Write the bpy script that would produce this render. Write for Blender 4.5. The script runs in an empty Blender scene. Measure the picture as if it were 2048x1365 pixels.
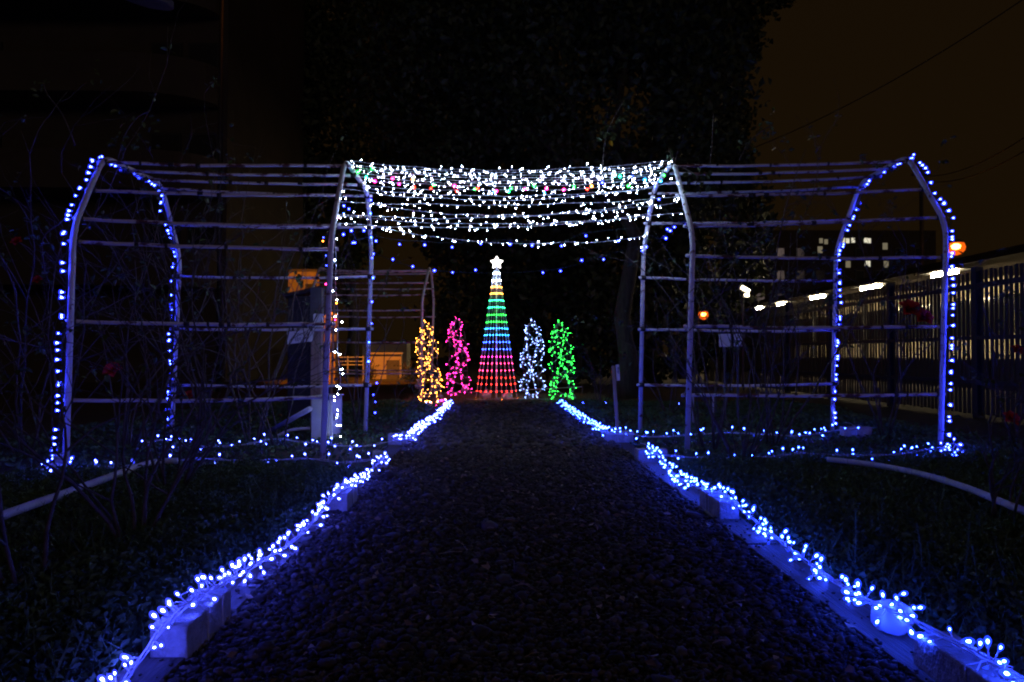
import bpy, math, random
import numpy as np
from mathutils import Vector, Matrix

random.seed(7)
rng = np.random.default_rng(7)
S = bpy.context.scene
COL = S.collection

# ------------------------------------------------------------------ camera, sky, exposure
F_PX, H_CAM = 1411.0, 0.8
YAW, PITCH = math.atan(19 / F_PX), math.atan(28.5 / F_PX)
cam_d = bpy.data.cameras.new("camera")
cam_d.sensor_width = 36.0
cam_d.lens = 36.0 * F_PX / 2048.0
cam_d.clip_start, cam_d.clip_end = 0.05, 600.0
cam = bpy.data.objects.new("camera", cam_d)
COL.objects.link(cam)
cam.location = (0, 0, H_CAM)
cam.rotation_euler = (math.pi / 2 + PITCH, 0, -YAW)
S.camera = cam

world = bpy.data.worlds.new("World")
S.world = world
world.use_nodes = True
wn, wl = world.node_tree.nodes, world.node_tree.links
bg = wn["Background"]
tc = wn.new("ShaderNodeTexCoord")
sep = wn.new("ShaderNodeSeparateXYZ")
ramp = wn.new("ShaderNodeValToRGB")
ramp.color_ramp.elements[0].position = 0.0
ramp.color_ramp.elements[0].color = (0.0090, 0.0048, 0.0014, 1)
ramp.color_ramp.elements[1].position = 0.75
ramp.color_ramp.elements[1].color = (0.0068, 0.0037, 0.0013, 1)
wl.new(tc.outputs["Generated"], sep.inputs[0])
wl.new(sep.outputs["Z"], ramp.inputs[0])
wl.new(ramp.outputs[0], bg.inputs["Color"])
bg.inputs["Strength"].default_value = 1.0

sun_d = bpy.data.lights.new('sun', 'SUN')       # faint warm glow of the town behind the camera
sun_d.energy = 0.085
sun_d.angle = math.radians(12)
sun_d.color = (1.0, 0.74, 0.66)
sun = bpy.data.objects.new('sun', sun_d)
COL.objects.link(sun)
sun.rotation_euler = Vector((-0.30, 1.0, -0.15)).to_track_quat('-Z', 'Y').to_euler()

S.view_settings.view_transform = 'Standard'
S.view_settings.look = 'None'
S.view_settings.gamma = 1.0
S.view_settings.exposure = 0.0
S.view_settings.use_curve_mapping = False
cy = S.cycles
cy.use_light_tree = True
cy.max_bounces = 5
cy.diffuse_bounces = 2
cy.glossy_bounces = 2
cy.transmission_bounces = 3
cy.transparent_max_bounces = 8
cy.caustics_reflective = False
cy.caustics_refractive = False
cy.filter_width = 2.05
cy.use_denoising = True
cy.sample_clamp_indirect = 4.0

# ------------------------------------------------------------------ where a point of the photo stands
C0 = Vector((0, 0, H_CAM))
FWD = Vector((math.sin(YAW) * math.cos(PITCH), math.cos(YAW) * math.cos(PITCH), math.sin(PITCH)))
RGT = Vector((math.cos(YAW), -math.sin(YAW), 0))
UPV = RGT.cross(FWD)


def ray(px, py):
    return FWD + RGT * ((px - 1024) / F_PX) + UPV * ((682.5 - py) / F_PX)


def P(px, py, Y):
    r = ray(px, py)
    return C0 + r * (Y / r.y)


def G(px, py, z=0.0):
    r = ray(px, py)
    return C0 + r * ((z - H_CAM) / r.z)


# ------------------------------------------------------------------ materials
def mat(name, base=(0.5, 0.5, 0.5), rough=0.6, metal=0.0, spec=0.5):
    m = bpy.data.materials.new(name)
    m.use_nodes = True
    b = m.node_tree.nodes["Principled BSDF"]
    b.inputs["Base Color"].default_value = (*base, 1)
    b.inputs["Roughness"].default_value = rough
    b.inputs["Metallic"].default_value = metal
    b.inputs["Specular IOR Level"].default_value = spec
    return m


def noisy(name, stops, scale=8.0, detail=6.0, rough=0.7, bump=0.0, bscale=None, stretch=(1, 1, 1), island=0.0, spec=0.4, roughness=0.6):
    """base colour from a noise ramp, optional bump, optional random tint per piece"""
    m = mat(name, rough=rough, spec=spec)
    nt = m.node_tree
    n, l = nt.nodes, nt.links
    b = n["Principled BSDF"]
    t = n.new("ShaderNodeTexCoord")
    mp = n.new("ShaderNodeMapping")
    mp.inputs["Scale"].default_value = stretch
    l.new(t.outputs["Object"], mp.inputs[0])
    nz = n.new("ShaderNodeTexNoise")
    nz.inputs["Scale"].default_value = scale
    nz.inputs["Detail"].default_value = detail
    nz.inputs["Roughness"].default_value = roughness
    l.new(mp.outputs[0], nz.inputs["Vector"])
    r = n.new("ShaderNodeValToRGB")
    el = r.color_ramp.elements
    while len(el) < len(stops):
        el.new(0.5)
    for e, (p, c) in zip(el, stops):
        e.position = p
        e.color = (*c, 1)
    src = nz.outputs["Fac"]
    if island > 0:
        geo = n.new("ShaderNodeNewGeometry")
        mx = n.new("ShaderNodeMix")
        mx.inputs["Factor"].default_value = island
        l.new(nz.outputs["Fac"], mx.inputs["A"])
        l.new(geo.outputs["Random Per Island"], mx.inputs["B"])
        src = mx.outputs["Result"]
    l.new(src, r.inputs[0])
    l.new(r.outputs[0], b.inputs["Base Color"])
    if bump > 0:
        nb = n.new("ShaderNodeTexNoise")
        nb.inputs["Scale"].default_value = bscale or scale * 3
        nb.inputs["Detail"].default_value = 5
        l.new(mp.outputs[0], nb.inputs["Vector"])
        bp = n.new("ShaderNodeBump")
        bp.inputs["Strength"].default_value = bump
        bp.inputs["Distance"].default_value = 0.01
        l.new(nb.outputs["Fac"], bp.inputs["Height"])
        l.new(bp.outputs[0], b.inputs["Normal"])
    return m


def led(name, col, strength):
    m = bpy.data.materials.new(name)
    m.use_nodes = True
    nt = m.node_tree
    nt.nodes.remove(nt.nodes["Principled BSDF"])
    e = nt.nodes.new("ShaderNodeEmission")
    e.inputs["Color"].default_value = (*col, 1)
    e.inputs["Strength"].default_value = strength
    nt.links.new(e.outputs[0], nt.nodes["Material Output"].inputs[0])
    return m


M = {}
M['pipe'] = noisy('peeling_white_paint', [(0.0, (0.10, 0.035, 0.018)), (0.34, (0.18, 0.07, 0.04)), (0.40, (0.66, 0.63, 0.63)), (1.0, (0.82, 0.81, 0.82))], scale=14, detail=8, rough=0.5, bump=0.25, bscale=40)
M['rail'] = noisy('flaking_white_rail_paint', [(0.0, (0.06, 0.025, 0.02)), (0.43, (0.13, 0.05, 0.04)), (0.47, (0.68, 0.65, 0.66)), (1.0, (0.84, 0.82, 0.84))], scale=9, detail=9, rough=0.55, bump=0.3, bscale=50, stretch=(0.6, 1.5, 1.5), roughness=0.68)
M['clamp'] = mat('dark_clamp', (0.03, 0.022, 0.02), 0.7)
M['pvc'] = noisy('weathered_white_pvc', [(0.3, (0.50, 0.50, 0.50)), (0.8, (0.78, 0.78, 0.78))], scale=10, rough=0.45, bump=0.1)
M['soil'] = noisy('dark_soil', [(0.2, (0.022, 0.016, 0.010)), (0.8, (0.07, 0.052, 0.035))], scale=6, detail=10, rough=0.95, bump=0.9, bscale=30)
M['pathbase'] = noisy('path_grit', [(0.2, (0.02, 0.017, 0.013)), (0.8, (0.06, 0.05, 0.04))], scale=40, detail=8, rough=0.9, bump=0.8, bscale=90)
M['pebble'] = noisy('river_pebble', [(0.0, (0.032, 0.026, 0.019)), (0.35, (0.060, 0.049, 0.036)), (0.70, (0.100, 0.081, 0.060)), (0.93, (0.155, 0.126, 0.098)), (1.0, (0.40, 0.34, 0.28))], scale=30, detail=4, rough=0.85, island=0.8, bump=0.2, bscale=150, spec=0.2)
M['concrete'] = noisy('cast_concrete', [(0.30, (0.20, 0.19, 0.175)), (0.48, (0.36, 0.35, 0.33)), (0.60, (0.46, 0.45, 0.43)), (0.75, (0.58, 0.57, 0.55))], scale=13, detail=12, rough=0.9, bump=0.9, bscale=70, roughness=0.72)
M['plank'] = noisy('weathered_board', [(0.25, (0.045, 0.034, 0.026)), (0.55, (0.10, 0.08, 0.062)), (0.8, (0.17, 0.14, 0.115))], scale=5, detail=9, rough=0.75, bump=0.7, bscale=9, stretch=(14, 0.8, 6))
M['post_wood'] = noisy('planed_timber', [(0.3, (0.26, 0.18, 0.12)), (0.7, (0.42, 0.31, 0.23))], scale=4, detail=8, rough=0.7, bump=0.4, stretch=(10, 10, 0.7))
M['bark'] = noisy('rose_stem_bark', [(0.3, (0.045, 0.035, 0.026)), (0.7, (0.12, 0.095, 0.07))], scale=25, rough=0.85, bump=0.5)
M['trunk'] = noisy('tree_bark', [(0.3, (0.028, 0.026, 0.020)), (0.7, (0.085, 0.078, 0.06))], scale=7, detail=10, rough=0.95, bump=1.0, bscale=14, stretch=(3, 3, 0.5))
M['leaf'] = noisy('rose_leaf', [(0.0, (0.035, 0.06, 0.02)), (0.6, (0.07, 0.11, 0.035)), (1.0, (0.12, 0.14, 0.05))], scale=12, rough=0.5, island=0.7)
M['cover'] = noisy('groundcover_leaf', [(0.0, (0.035, 0.065, 0.03)), (0.55, (0.08, 0.15, 0.06)), (0.85, (0.14, 0.22, 0.10)), (1.0, (0.20, 0.17, 0.08))], scale=3, rough=0.55, island=0.55)
M['crown'] = noisy('tree_leaf', [(0.0, (0.022, 0.034, 0.014)), (1.0, (0.05, 0.065, 0.024))], scale=2, rough=0.6, island=0.6)
M['grass'] = noisy('dry_grass_blade', [(0.0, (0.08, 0.10, 0.03)), (0.5, (0.20, 0.17, 0.08)), (1.0, (0.34, 0.26, 0.15))], scale=3, rough=0.8, island=0.7)
M['deadleaf'] = noisy('fallen_leaf', [(0.0, (0.12, 0.07, 0.035)), (0.6, (0.28, 0.19, 0.10)), (1.0, (0.45, 0.36, 0.22))], scale=8, rough=0.7, island=0.8)
M['yellowleaf'] = mat('yellow_leaf', (0.60, 0.36, 0.02), 0.5)
M['petal'] = noisy('red_rose_petal', [(0.2, (0.35, 0.012, 0.01)), (0.8, (0.60, 0.03, 0.015))], scale=20, rough=0.6)
M['wire'] = mat('clear_white_cable', (0.72, 0.72, 0.72), 0.35)
M['dwire'] = mat('dark_green_cable', (0.02, 0.035, 0.025), 0.45)
M['black'] = mat('black_cable', (0.012, 0.012, 0.012), 0.6)
M['steel'] = noisy('painted_grey_steel', [(0.3, (0.42, 0.42, 0.41)), (0.7, (0.56, 0.56, 0.55))], scale=9, rough=0.45, bump=0.05)
M['dsteel'] = noisy('dull_grey_steel', [(0.3, (0.08, 0.08, 0.085)), (0.7, (0.13, 0.13, 0.13))], scale=9, rough=0.6)
M['darkpaint'] = noisy('dark_panel_paint', [(0.3, (0.022, 0.022, 0.024)), (0.7, (0.04, 0.04, 0.042))], scale=7, rough=0.6)
M['fence'] = noisy('grey_fence_coating', [(0.3, (0.030, 0.026, 0.020)), (0.7, (0.048, 0.042, 0.032))], scale=4, rough=0.55)
M['bluefence'] = noisy('blue_grey_frame_coating', [(0.3, (0.018, 0.024, 0.034)), (0.7, (0.026, 0.034, 0.046))], scale=4, rough=0.5)
M['white'] = noisy('white_board', [(0.3, (0.70, 0.70, 0.70)), (0.7, (0.82, 0.82, 0.82))], scale=15, rough=0.6)
M['ink'] = mat('marker_ink', (0.03, 0.03, 0.05), 0.6)
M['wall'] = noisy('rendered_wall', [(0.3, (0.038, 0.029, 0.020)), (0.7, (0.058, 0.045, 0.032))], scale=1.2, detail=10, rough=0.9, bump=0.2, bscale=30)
M['plaster'] = noisy('pale_plaster', [(0.3, (0.40, 0.35, 0.26)), (0.7, (0.50, 0.44, 0.34))], scale=1.5, detail=10, rough=0.9, bump=0.2, bscale=30)
M['ochre'] = noisy('ochre_render', [(0.35, (0.05, 0.042, 0.022)), (0.65, (0.15, 0.125, 0.065))], scale=1.1, detail=8, rough=0.9, bump=0.2, bscale=30)
M['wallwhite'] = noisy('platform_paint', [(0.3, (0.55, 0.47, 0.32)), (0.7, (0.68, 0.59, 0.42))], scale=2, rough=0.8)
M['darkglass'] = mat('dark_window_glass', (0.02, 0.022, 0.025), 0.1)
M['roof'] = noisy('brown_roofing', [(0.3, (0.035, 0.024, 0.017)), (0.7, (0.06, 0.042, 0.028))], scale=2, rough=0.8)
M['asphalt'] = noisy('asphalt', [(0.3, (0.04, 0.04, 0.04)), (0.7, (0.075, 0.07, 0.065))], scale=20, rough=0.9, bump=0.3)
M['yellow'] = noisy('yellow_lit_pillar', [(0.3, (0.50, 0.34, 0.06)), (0.7, (0.62, 0.44, 0.10))], scale=6, rough=0.6)  # yellow lamp light on the pillar, put into its colour


def bag_mat():
    m = mat('thin_white_plastic', (0.82, 0.84, 0.84), 0.35)
    nt = m.node_tree
    tr = nt.nodes.new("ShaderNodeBsdfTranslucent")
    tr.inputs["Color"].default_value = (0.8, 0.84, 0.84, 1)
    mx = nt.nodes.new("ShaderNodeMixShader")
    mx.inputs[0].default_value = 0.5
    nt.links.new(nt.nodes["Principled BSDF"].outputs[0], mx.inputs[1])
    nt.links.new(tr.outputs[0], mx.inputs[2])
    nt.links.new(mx.outputs[0], nt.nodes["Material Output"].inputs[0])
    return m


M['bag'] = bag_mat()


def lens(name, col, strength, solid=0.5):
    """lens shell: half clear, half self-glowing, to put a bloom round the lamp"""
    m = led(name, col, strength)
    nt = m.node_tree
    tr = nt.nodes.new("ShaderNodeBsdfTransparent")
    mx = nt.nodes.new("ShaderNodeMixShader")
    mx.inputs[0].default_value = solid
    nt.links.new(tr.outputs[0], mx.inputs[1])
    nt.links.new(nt.nodes["Emission"].outputs[0], mx.inputs[2])
    nt.links.new(mx.outputs[0], nt.nodes["Material Output"].inputs[0])
    return m


LEDS = {   # chip colour, chip strength, halo lens colour, halo lens glow
    'led_blue': ((0.020, 0.036, 1.0), 330, (0.020, 0.034, 1.0), 2.6),
    'led_garland': ((0.017, 0.048, 1.0), 480, (0.016, 0.050, 1.0), 2.6),
    'led_ice': ((0.040, 0.060, 1.0), 430, (0.040, 0.060, 1.0), 2.6),
    'led_deep': ((0.020, 0.030, 1.0), 150, (0.012, 0.018, 1.0), 1.8),
    'led_white': ((0.50, 0.66, 1.0), 525, (0.20, 0.32, 1.0), 0.8),
    'led_cold': ((0.25, 0.38, 1.0), 70, (0.11, 0.19, 1.0), 1.8),
    'led_amber': ((1.0, 0.32, 0.035), 119, (1.0, 0.22, 0.012), 1.7),
    'led_orange': ((1.0, 0.26, 0.02), 102, (1.0, 0.13, 0.008), 1.7),
    'led_pink': ((1.0, 0.02, 0.28), 119, (1.0, 0.02, 0.20), 1.5),
    'led_rose': ((1.0, 0.03, 0.12), 119, (1.0, 0.04, 0.11), 1.6),
    'led_red': ((1.0, 0.018, 0.008), 119, (1.0, 0.02, 0.010), 1.6),
    'led_green': ((0.025, 1.0, 0.06), 81, (0.010, 0.80, 0.03), 1.3),
    'led_aqua': ((0.02, 0.9, 0.30), 102, (0.015, 0.75, 0.28), 1.4),
    'led_cyan': ((0.02, 0.30, 1.0), 119, (0.02, 0.30, 1.0), 1.8),
    'led_tblue': ((0.018, 0.06, 1.0), 187, (0.015, 0.04, 1.0), 2.4),
}
for k_, (c1, s1, c2, s2) in LEDS.items():
    M[k_] = led(k_.replace('led_', '') + '_led_chip', c1, s1)
    M[k_ + '_halo_lens'] = lens(k_.replace('led_', '') + '_led_halo_lens', c2, s2)
M['star'] = led('lit_star', (1.0, 0.93, 0.90), 6.0)
M['tube'] = led('fluorescent_tube', (1.0, 0.80, 0.48), 330.0)
M['flood'] = led('floodlight_glass', (1.0, 0.85, 0.55), 16.0)
M['sodium'] = led('sodium_arc_tube', (1.0, 0.30, 0.04), 60.0)
M['sodium_halo_glass'] = lens('amber_halo_glass', (1.0, 0.13, 0.006), 1.5, 0.5)  # globe glows by itself as the orange halo of the lamp
M['litwin'] = led('lit_window', (1.0, 0.93, 0.70), 0.75)
M['dimwin'] = led('dim_lit_window', (1.0, 0.85, 0.55), 0.16)


# ------------------------------------------------------------------ mesh building
class MB:
    def __init__(s):
        s.v, s.f = [], []

    def shell(s, prof, c, n=14):
        base = len(s.v)
        for r, z in prof:
            for j in range(n):
                an = 2 * math.pi * j / n
                s.v.append(Vector((r * math.cos(an), r * math.sin(an), z)) + Vector(c))
        for k in range(len(prof) - 1):
            for j in range(n):
                a, b = base + k * n + j, base + k * n + (j + 1) % n
                s.f.append([a, b, b + n, a + n])
        return s

    def box(s, c, size, rot=None):
        hx, hy, hz = size[0] / 2, size[1] / 2, size[2] / 2
        i = len(s.v)
        for x, y, z in ((-1, -1, -1), (1, -1, -1), (1, 1, -1), (-1, 1, -1), (-1, -1, 1), (1, -1, 1), (1, 1, 1), (-1, 1, 1)):
            p = Vector((x * hx, y * hy, z * hz))
            if rot is not None:
                p = rot @ p
            s.v.append(p + Vector(c))
        for q in ((3, 2, 1, 0), (4, 5, 6, 7), (0, 1, 5, 4), (1, 2, 6, 5), (2, 3, 7, 6), (3, 0, 4, 7)):
            s.f.append([i + k for k in q])
        return s

    def tube(s, pts, r, n=6, cap=True):
        pts = [Vector(p) for p in pts]
        rs = r if isinstance(r, (list, tuple)) else [r] * len(pts)
        base = len(s.v)
        prev = None
        for k, p in enumerate(pts):
            a = pts[max(k - 1, 0)]
            b = pts[min(k + 1, len(pts) - 1)]
            t = (b - a)
            t = t.normalized() if t.length > 1e-9 else Vector((0, 0, 1))
            if prev is None:
                u = t.cross(Vector((0.13, 0.21, 1))).normalized() if abs(t.z) < 0.95 else t.cross(Vector((1, 0.1, 0))).normalized()
            else:
                u = (prev - t * prev.dot(t))
                u = u.normalized() if u.length > 1e-6 else t.orthogonal().normalized()
            prev = u
            w = t.cross(u)
            for j in range(n):
                an = 2 * math.pi * j / n
                s.v.append(p + (u * math.cos(an) + w * math.sin(an)) * rs[k])
        for k in range(len(pts) - 1):
            for j in range(n):
                a = base + k * n + j
                b = base + k * n + (j + 1) % n
                s.f.append([a, b, b + n, a + n])
        if cap:
            s.f.append([base + j for j in reversed(range(n))])
            e = base + (len(pts) - 1) * n
            s.f.append([e + j for j in range(n)])
        return s

    def lathe(s, prof, c=(0, 0, 0), n=8, rot=None):
        """prof = (r, z) from bottom to top"""
        base = len(s.v)
        for r, z in prof:
            for j in range(n):
                an = 2 * math.pi * j / n
                p = Vector((r * math.cos(an), r * math.sin(an), z))
                if rot is not None:
                    p = rot @ p
                s.v.append(p + Vector(c))
        for k in range(len(prof) - 1):
            for j in range(n):
                a = base + k * n + j
                b = base + k * n + (j + 1) % n
                s.f.append([a, b, b + n, a + n])
        s.f.append([base + j for j in reversed(range(n))])
        e = base + (len(prof) - 1) * n
        s.f.append([e + j for j in range(n)])
        return s

    def quad(s, a, b, c, d):
        i = len(s.v)
        s.v += [Vector(a), Vector(b), Vector(c), Vector(d)]
        s.f.append([i, i + 1, i + 2, i + 3])
        return s

    def leaf(s, p, d, up, L, W):
        """a folded leaf of six faces with a pointed tip"""
        d = Vector(d).normalized()
        side = d.cross(Vector(up))
        side = side.normalized() if side.length > 1e-5 else d.orthogonal().normalized()
        nrm = side.cross(d)
        p = Vector(p)
        i = len(s.v)
        s.v += [p, p + d * L * 0.35 + side * W * 0.5 + nrm * W * 0.15, p + d * L * 0.72 + side * W * 0.4 + nrm * W * 0.1, p + d * L - nrm * W * 0.2,
                p + d * L * 0.72 - side * W * 0.4 + nrm * W * 0.1, p + d * L * 0.35 - side * W * 0.5 + nrm * W * 0.15, p + d * L * 0.5 - nrm * W * 0.05]
        for q in ((0, 1, 6), (1, 2, 6), (2, 3, 6), (3, 4, 6), (4, 5, 6), (5, 0, 6)):
            s.f.append([i + k for k in q])
        return s

    def mesh(s, name, m, smooth=False):
        me = bpy.data.meshes.new(name)
        me.from_pydata([tuple(v) for v in s.v], [], s.f)
        if m is not None:
            me.materials.append(m)
        if smooth:
            me.polygons.foreach_set("use_smooth", [True] * len(me.polygons))
        me.update()
        return me

    def build(s, name, m, parent=None, smooth=False, bevel=0.0):
        if parent is not None:
            o0 = parent_origin(parent)
            s.v = [Vector(v) - o0 for v in s.v]
        o = link(name, s.mesh(name, m, smooth), parent)
        if bevel:
            b = o.modifiers.new("bevel", 'BEVEL')
            b.width = bevel
            b.segments = 2
        return o


def parent_origin(p):
    v = Vector((0, 0, 0))
    while p is not None:
        v += Vector(p.location)
        p = p.parent
    return v


def link(name, data, parent=None, loc=None):
    o = bpy.data.objects.new(name, data)
    COL.objects.link(o)
    if parent is not None:
        o.parent = parent
    if loc is not None:
        o.location = loc
    return o


def tag(o, label=None, cat=None, group=None, kind=None):
    if label:
        o['label'] = label
    if cat:
        o['category'] = cat
    if group:
        o['group'] = group
    if kind:
        o['kind'] = kind
    return o


def thing(name, label, cat, loc=(0, 0, 0), group=None):
    o = link(name, None, None, loc)
    o.empty_display_size = 0.1
    return tag(o, label, cat, group)


def np_mesh(name, V, Fc, k, m, smooth=False):
    """V (n,3), Fc (f,k) all faces with k corners"""
    me = bpy.data.meshes.new(name)
    me.vertices.add(len(V))
    me.vertices.foreach_set("co", V.astype(np.float32).ravel())
    me.loops.add(len(Fc) * k)
    me.loops.foreach_set("vertex_index", Fc.astype(np.int32).ravel())
    me.polygons.add(len(Fc))
    me.polygons.foreach_set("loop_start", np.arange(0, len(Fc) * k, k, dtype=np.int32))
    me.polygons.foreach_set("loop_total", np.full(len(Fc), k, dtype=np.int32))
    if smooth:
        me.polygons.foreach_set("use_smooth", np.ones(len(Fc), dtype=bool))
    me.update(calc_edges=True)
    me.materials.append(m)
    return me


def leaf_cloud(name, pts, size, m, flat=0.0, aspect=0.55):
    """rhombic leaves, one per point, random facing; flat=1 lies level"""
    n = len(pts)
    d = rng.normal(size=(n, 3))
    d[:, 2] *= (1 - flat)
    d /= np.linalg.norm(d, axis=1, keepdims=True) + 1e-9
    q = rng.normal(size=(n, 3))
    q[:, 2] *= (1 - 0.7 * flat)
    s = np.cross(d, q)
    s = np.cross(np.cross(d, q), d) if flat > 0.5 else s
    s /= np.linalg.norm(s, axis=1, keepdims=True) + 1e-9
    L = (size * rng.uniform(0.6, 1.35, n))[:, None]
    W = L * aspect
    bend = np.cross(d, s) * L * 0.18
    V = np.stack([pts - d * L / 2, pts + s * W / 2 + bend, pts + d * L / 2, pts - s * W / 2 + bend], axis=1).reshape(-1, 3)
    Fc = np.arange(4 * n).reshape(n, 4)
    # two triangles folded on the midrib
    T = np.concatenate([Fc[:, [0, 1, 2]], Fc[:, [0, 2, 3]]])
    return np_mesh(name, V, T, 3, m)


def ico(sub):
    import bmesh
    bm = bmesh.new()
    bmesh.ops.create_icosphere(bm, subdivisions=sub, radius=1)
    bm.verts.ensure_lookup_table()
    V = np.array([v.co[:] for v in bm.verts])
    Fc = np.array([[v.index for v in f.verts] for f in bm.faces])
    bm.free()
    return V, Fc


def pebbles(name, X, Y, Z, R, sub, m):
    V0, F0 = ico(sub)
    n, k = len(X), len(V0)
    sc = np.stack([R * rng.uniform(0.75, 1.35, n), R * rng.uniform(0.7, 1.1, n), R * rng.uniform(0.4, 0.75, n)], axis=1)
    lump = 1 + 0.16 * rng.normal(size=(n, k, 1)) * (0.6 if sub > 1 else 1.0)
    V = V0[None] * lump * sc[:, None, :]
    a = rng.uniform(0, 6.283, n)
    t = rng.normal(0, 0.35, n)
    ct, st = np.cos(t)[:, None], np.sin(t)[:, None]
    y = V[..., 1] * ct - V[..., 2] * st
    z = V[..., 1] * st + V[..., 2] * ct
    ca, sa = np.cos(a)[:, None], np.sin(a)[:, None]
    x = V[..., 0] * ca - y * sa
    y = V[..., 0] * sa + y * ca
    V = np.stack([x + X[:, None], y + Y[:, None], z + Z[:, None]], axis=2).reshape(-1, 3)
    Fc = (F0[None] + (np.arange(n) * k)[:, None, None]).reshape(-1, 3)
    return np_mesh(name, V, Fc, 3, m, smooth=True)


def smooth_path(pts, step):
    """Catmull-Rom through pts, resampled at about step"""
    pts = [Vector(p) for p in pts]
    ext = [pts[0] * 2 - pts[1]] + pts + [pts[-1] * 2 - pts[-2]]
    out = []
    for i in range(1, len(ext) - 2):
        a, b, c, d = ext[i - 1], ext[i], ext[i + 1], ext[i + 2]
        n = max(2, int((c - b).length / step) + 1)
        for k in range(n):
            t = k / n
            out.append(0.5 * ((2 * b) + (c - a) * t + (2 * a - 5 * b + 4 * c - d) * t * t + (3 * b - a - 3 * c + d) * t ** 3))
    out.append(pts[-1])
    return out


def resample(pts, step):
    out = [pts[0].copy()]
    acc = 0.0
    for a, b in zip(pts, pts[1:]):
        L = (b - a).length
        while acc + L >= step:
            t = (step - acc) / L
            a = a + (b - a) * t
            out.append(a.copy())
            L = (b - a).length
            acc = 0.0
        acc += L
    return out


# ------------------------------------------------------------------ light strings
BULB = {}
CORES = {'drop': 0.40, 'cone': 0.45, 'berry': 0.50, 'globe': 0.50, 'dot': 0.60}     # size of the bright chip inside its glowing halo lens


def bulb_mesh(kind, m):
    key = (kind, m)
    if key not in BULB:
        mb = MB()
        if kind == 'drop':      # pear-shaped berry lamp on its neck
            mb.lathe([(0.003, 0), (0.0060, 0.006), (0.0100, 0.017), (0.0105, 0.026), (0.0065, 0.034), (0.0008, 0.037)], n=8)
        elif kind == 'cone':    # flared lamp, wide at the far end
            mb.lathe([(0.003, 0), (0.005, 0.006), (0.0095, 0.020), (0.0150, 0.032), (0.011, 0.0345), (0.001, 0.031)], n=8)
        elif kind == 'berry':
            mb.lathe([(0.003, 0), (0.0085, 0.004), (0.0125, 0.012), (0.010, 0.020), (0.005, 0.024), (0.0008, 0.025)], n=8)
        elif kind == 'globe':
            mb.lathe([(0.004, 0), (0.0135, 0.006), (0.019, 0.018), (0.0165, 0.029), (0.009, 0.036), (0.001, 0.038)], n=10)
        elif kind == 'dot':
            mb.lathe([(0.002, -0.010), (0.0095, -0.006), (0.0125, 0.0), (0.0095, 0.006), (0.002, 0.010)], n=8)
        CORE = CORES[kind]
        n0 = len(mb.f)
        z0 = sum(v.z for v in mb.v) / len(mb.v)
        cv = [Vector((v.x * CORE, v.y * CORE, z0 + (v.z - z0) * CORE * 0.9)) for v in mb.v]
        k0 = len(mb.v)
        cf = [[q + k0 for q in f] for f in mb.f]
        mb.v += cv
        mb.f += cf
        me = mb.mesh('bulb', M[m + '_halo_lens'], True)
        me.materials.append(M[m])
        me.polygons.foreach_set('material_index', [0] * n0 + [1] * len(cf))
        BULB[key] = me
    return BULB[key]


def put_bulb(parent, o0, p, d, kind, m, s=1.0):
    b = link('bulb', bulb_mesh(kind, m), parent, Vector(p) - o0)
    b.rotation_euler = Vector(d).to_track_quat('Z', 'Y').to_euler()
    b.scale = (s, s, s)
    return b


def light_string(label, path, spacing, kind, mats, name='light_string', group=None, stalk=0.02, wire='wire', wr=0.0022,
                 twist=0, out=None, up=0.0, jit=0.5, pairs=0.0, smin=0.85, smax=1.15, cat='string lights', ripple=0.0):
    """one string: the cable with its lamp stalks, and every lamp"""
    path = smooth_path(path, 0.04)
    o0 = path[0].copy()
    root = thing(name, label, cat, o0, group)
    mb = MB()
    line = resample(path, 0.035)
    if ripple:
        line = [p + Vector((random.gauss(0, ripple), random.gauss(0, ripple), abs(random.gauss(0, ripple)))) for p in line]
    if twist:
        for w in range(twist):
            q = []
            for k, p in enumerate(line):
                t = (line[min(k + 1, len(line) - 1)] - line[max(k - 1, 0)]).normalized()
                u = t.cross(Vector((0, 0, 1))).normalized()
                v = u.cross(t)
                an = k * 0.55 + w * 2 * math.pi / twist + random.uniform(-0.5, 0.5)
                q.append(p + (u * math.cos(an) + v * math.sin(an)) * 0.0055)
            mb.tube(q, wr, 4)
    else:
        mb.tube(line, wr, 4)
    pos = resample(path, spacing)
    bulbs = []
    for k, p in enumerate(pos):
        for rep in range(2 if random.random() < pairs else 1):
            i = min(int(k * spacing / 0.035), len(line) - 2)
            j = min(max(0, i + random.randint(-1, 1)), len(line) - 2)
            p0 = line[j].lerp(line[j + 1], random.random())
            d = Vector((random.gauss(0, 1), random.gauss(0, 1), random.gauss(up, 1)))
            if out is not None:
                d = Vector(out) * 1.6 + d * jit
            t = (line[j + 1] - line[j]).normalized()
            d = d - t * d.dot(t) * 0.7
            d.normalize()
            st = stalk * random.uniform(0.5, 1.4)
            p1 = p0 + d * st
            if p1.z < 0.012:
                d.z = abs(d.z)
                p1 = p0 + d * st
            mb.tube([p0, p1], wr * 0.9, 4, cap=False)
            m = mats if isinstance(mats, str) else random.choice(mats)
            bulbs.append((p1, d, m, random.uniform(smin, smax)))
    mb.build('wire', M[wire], root)
    for p1, d, m, s in bulbs:
        put_bulb(root, o0, p1, d, kind, m, s)
    return root

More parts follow.
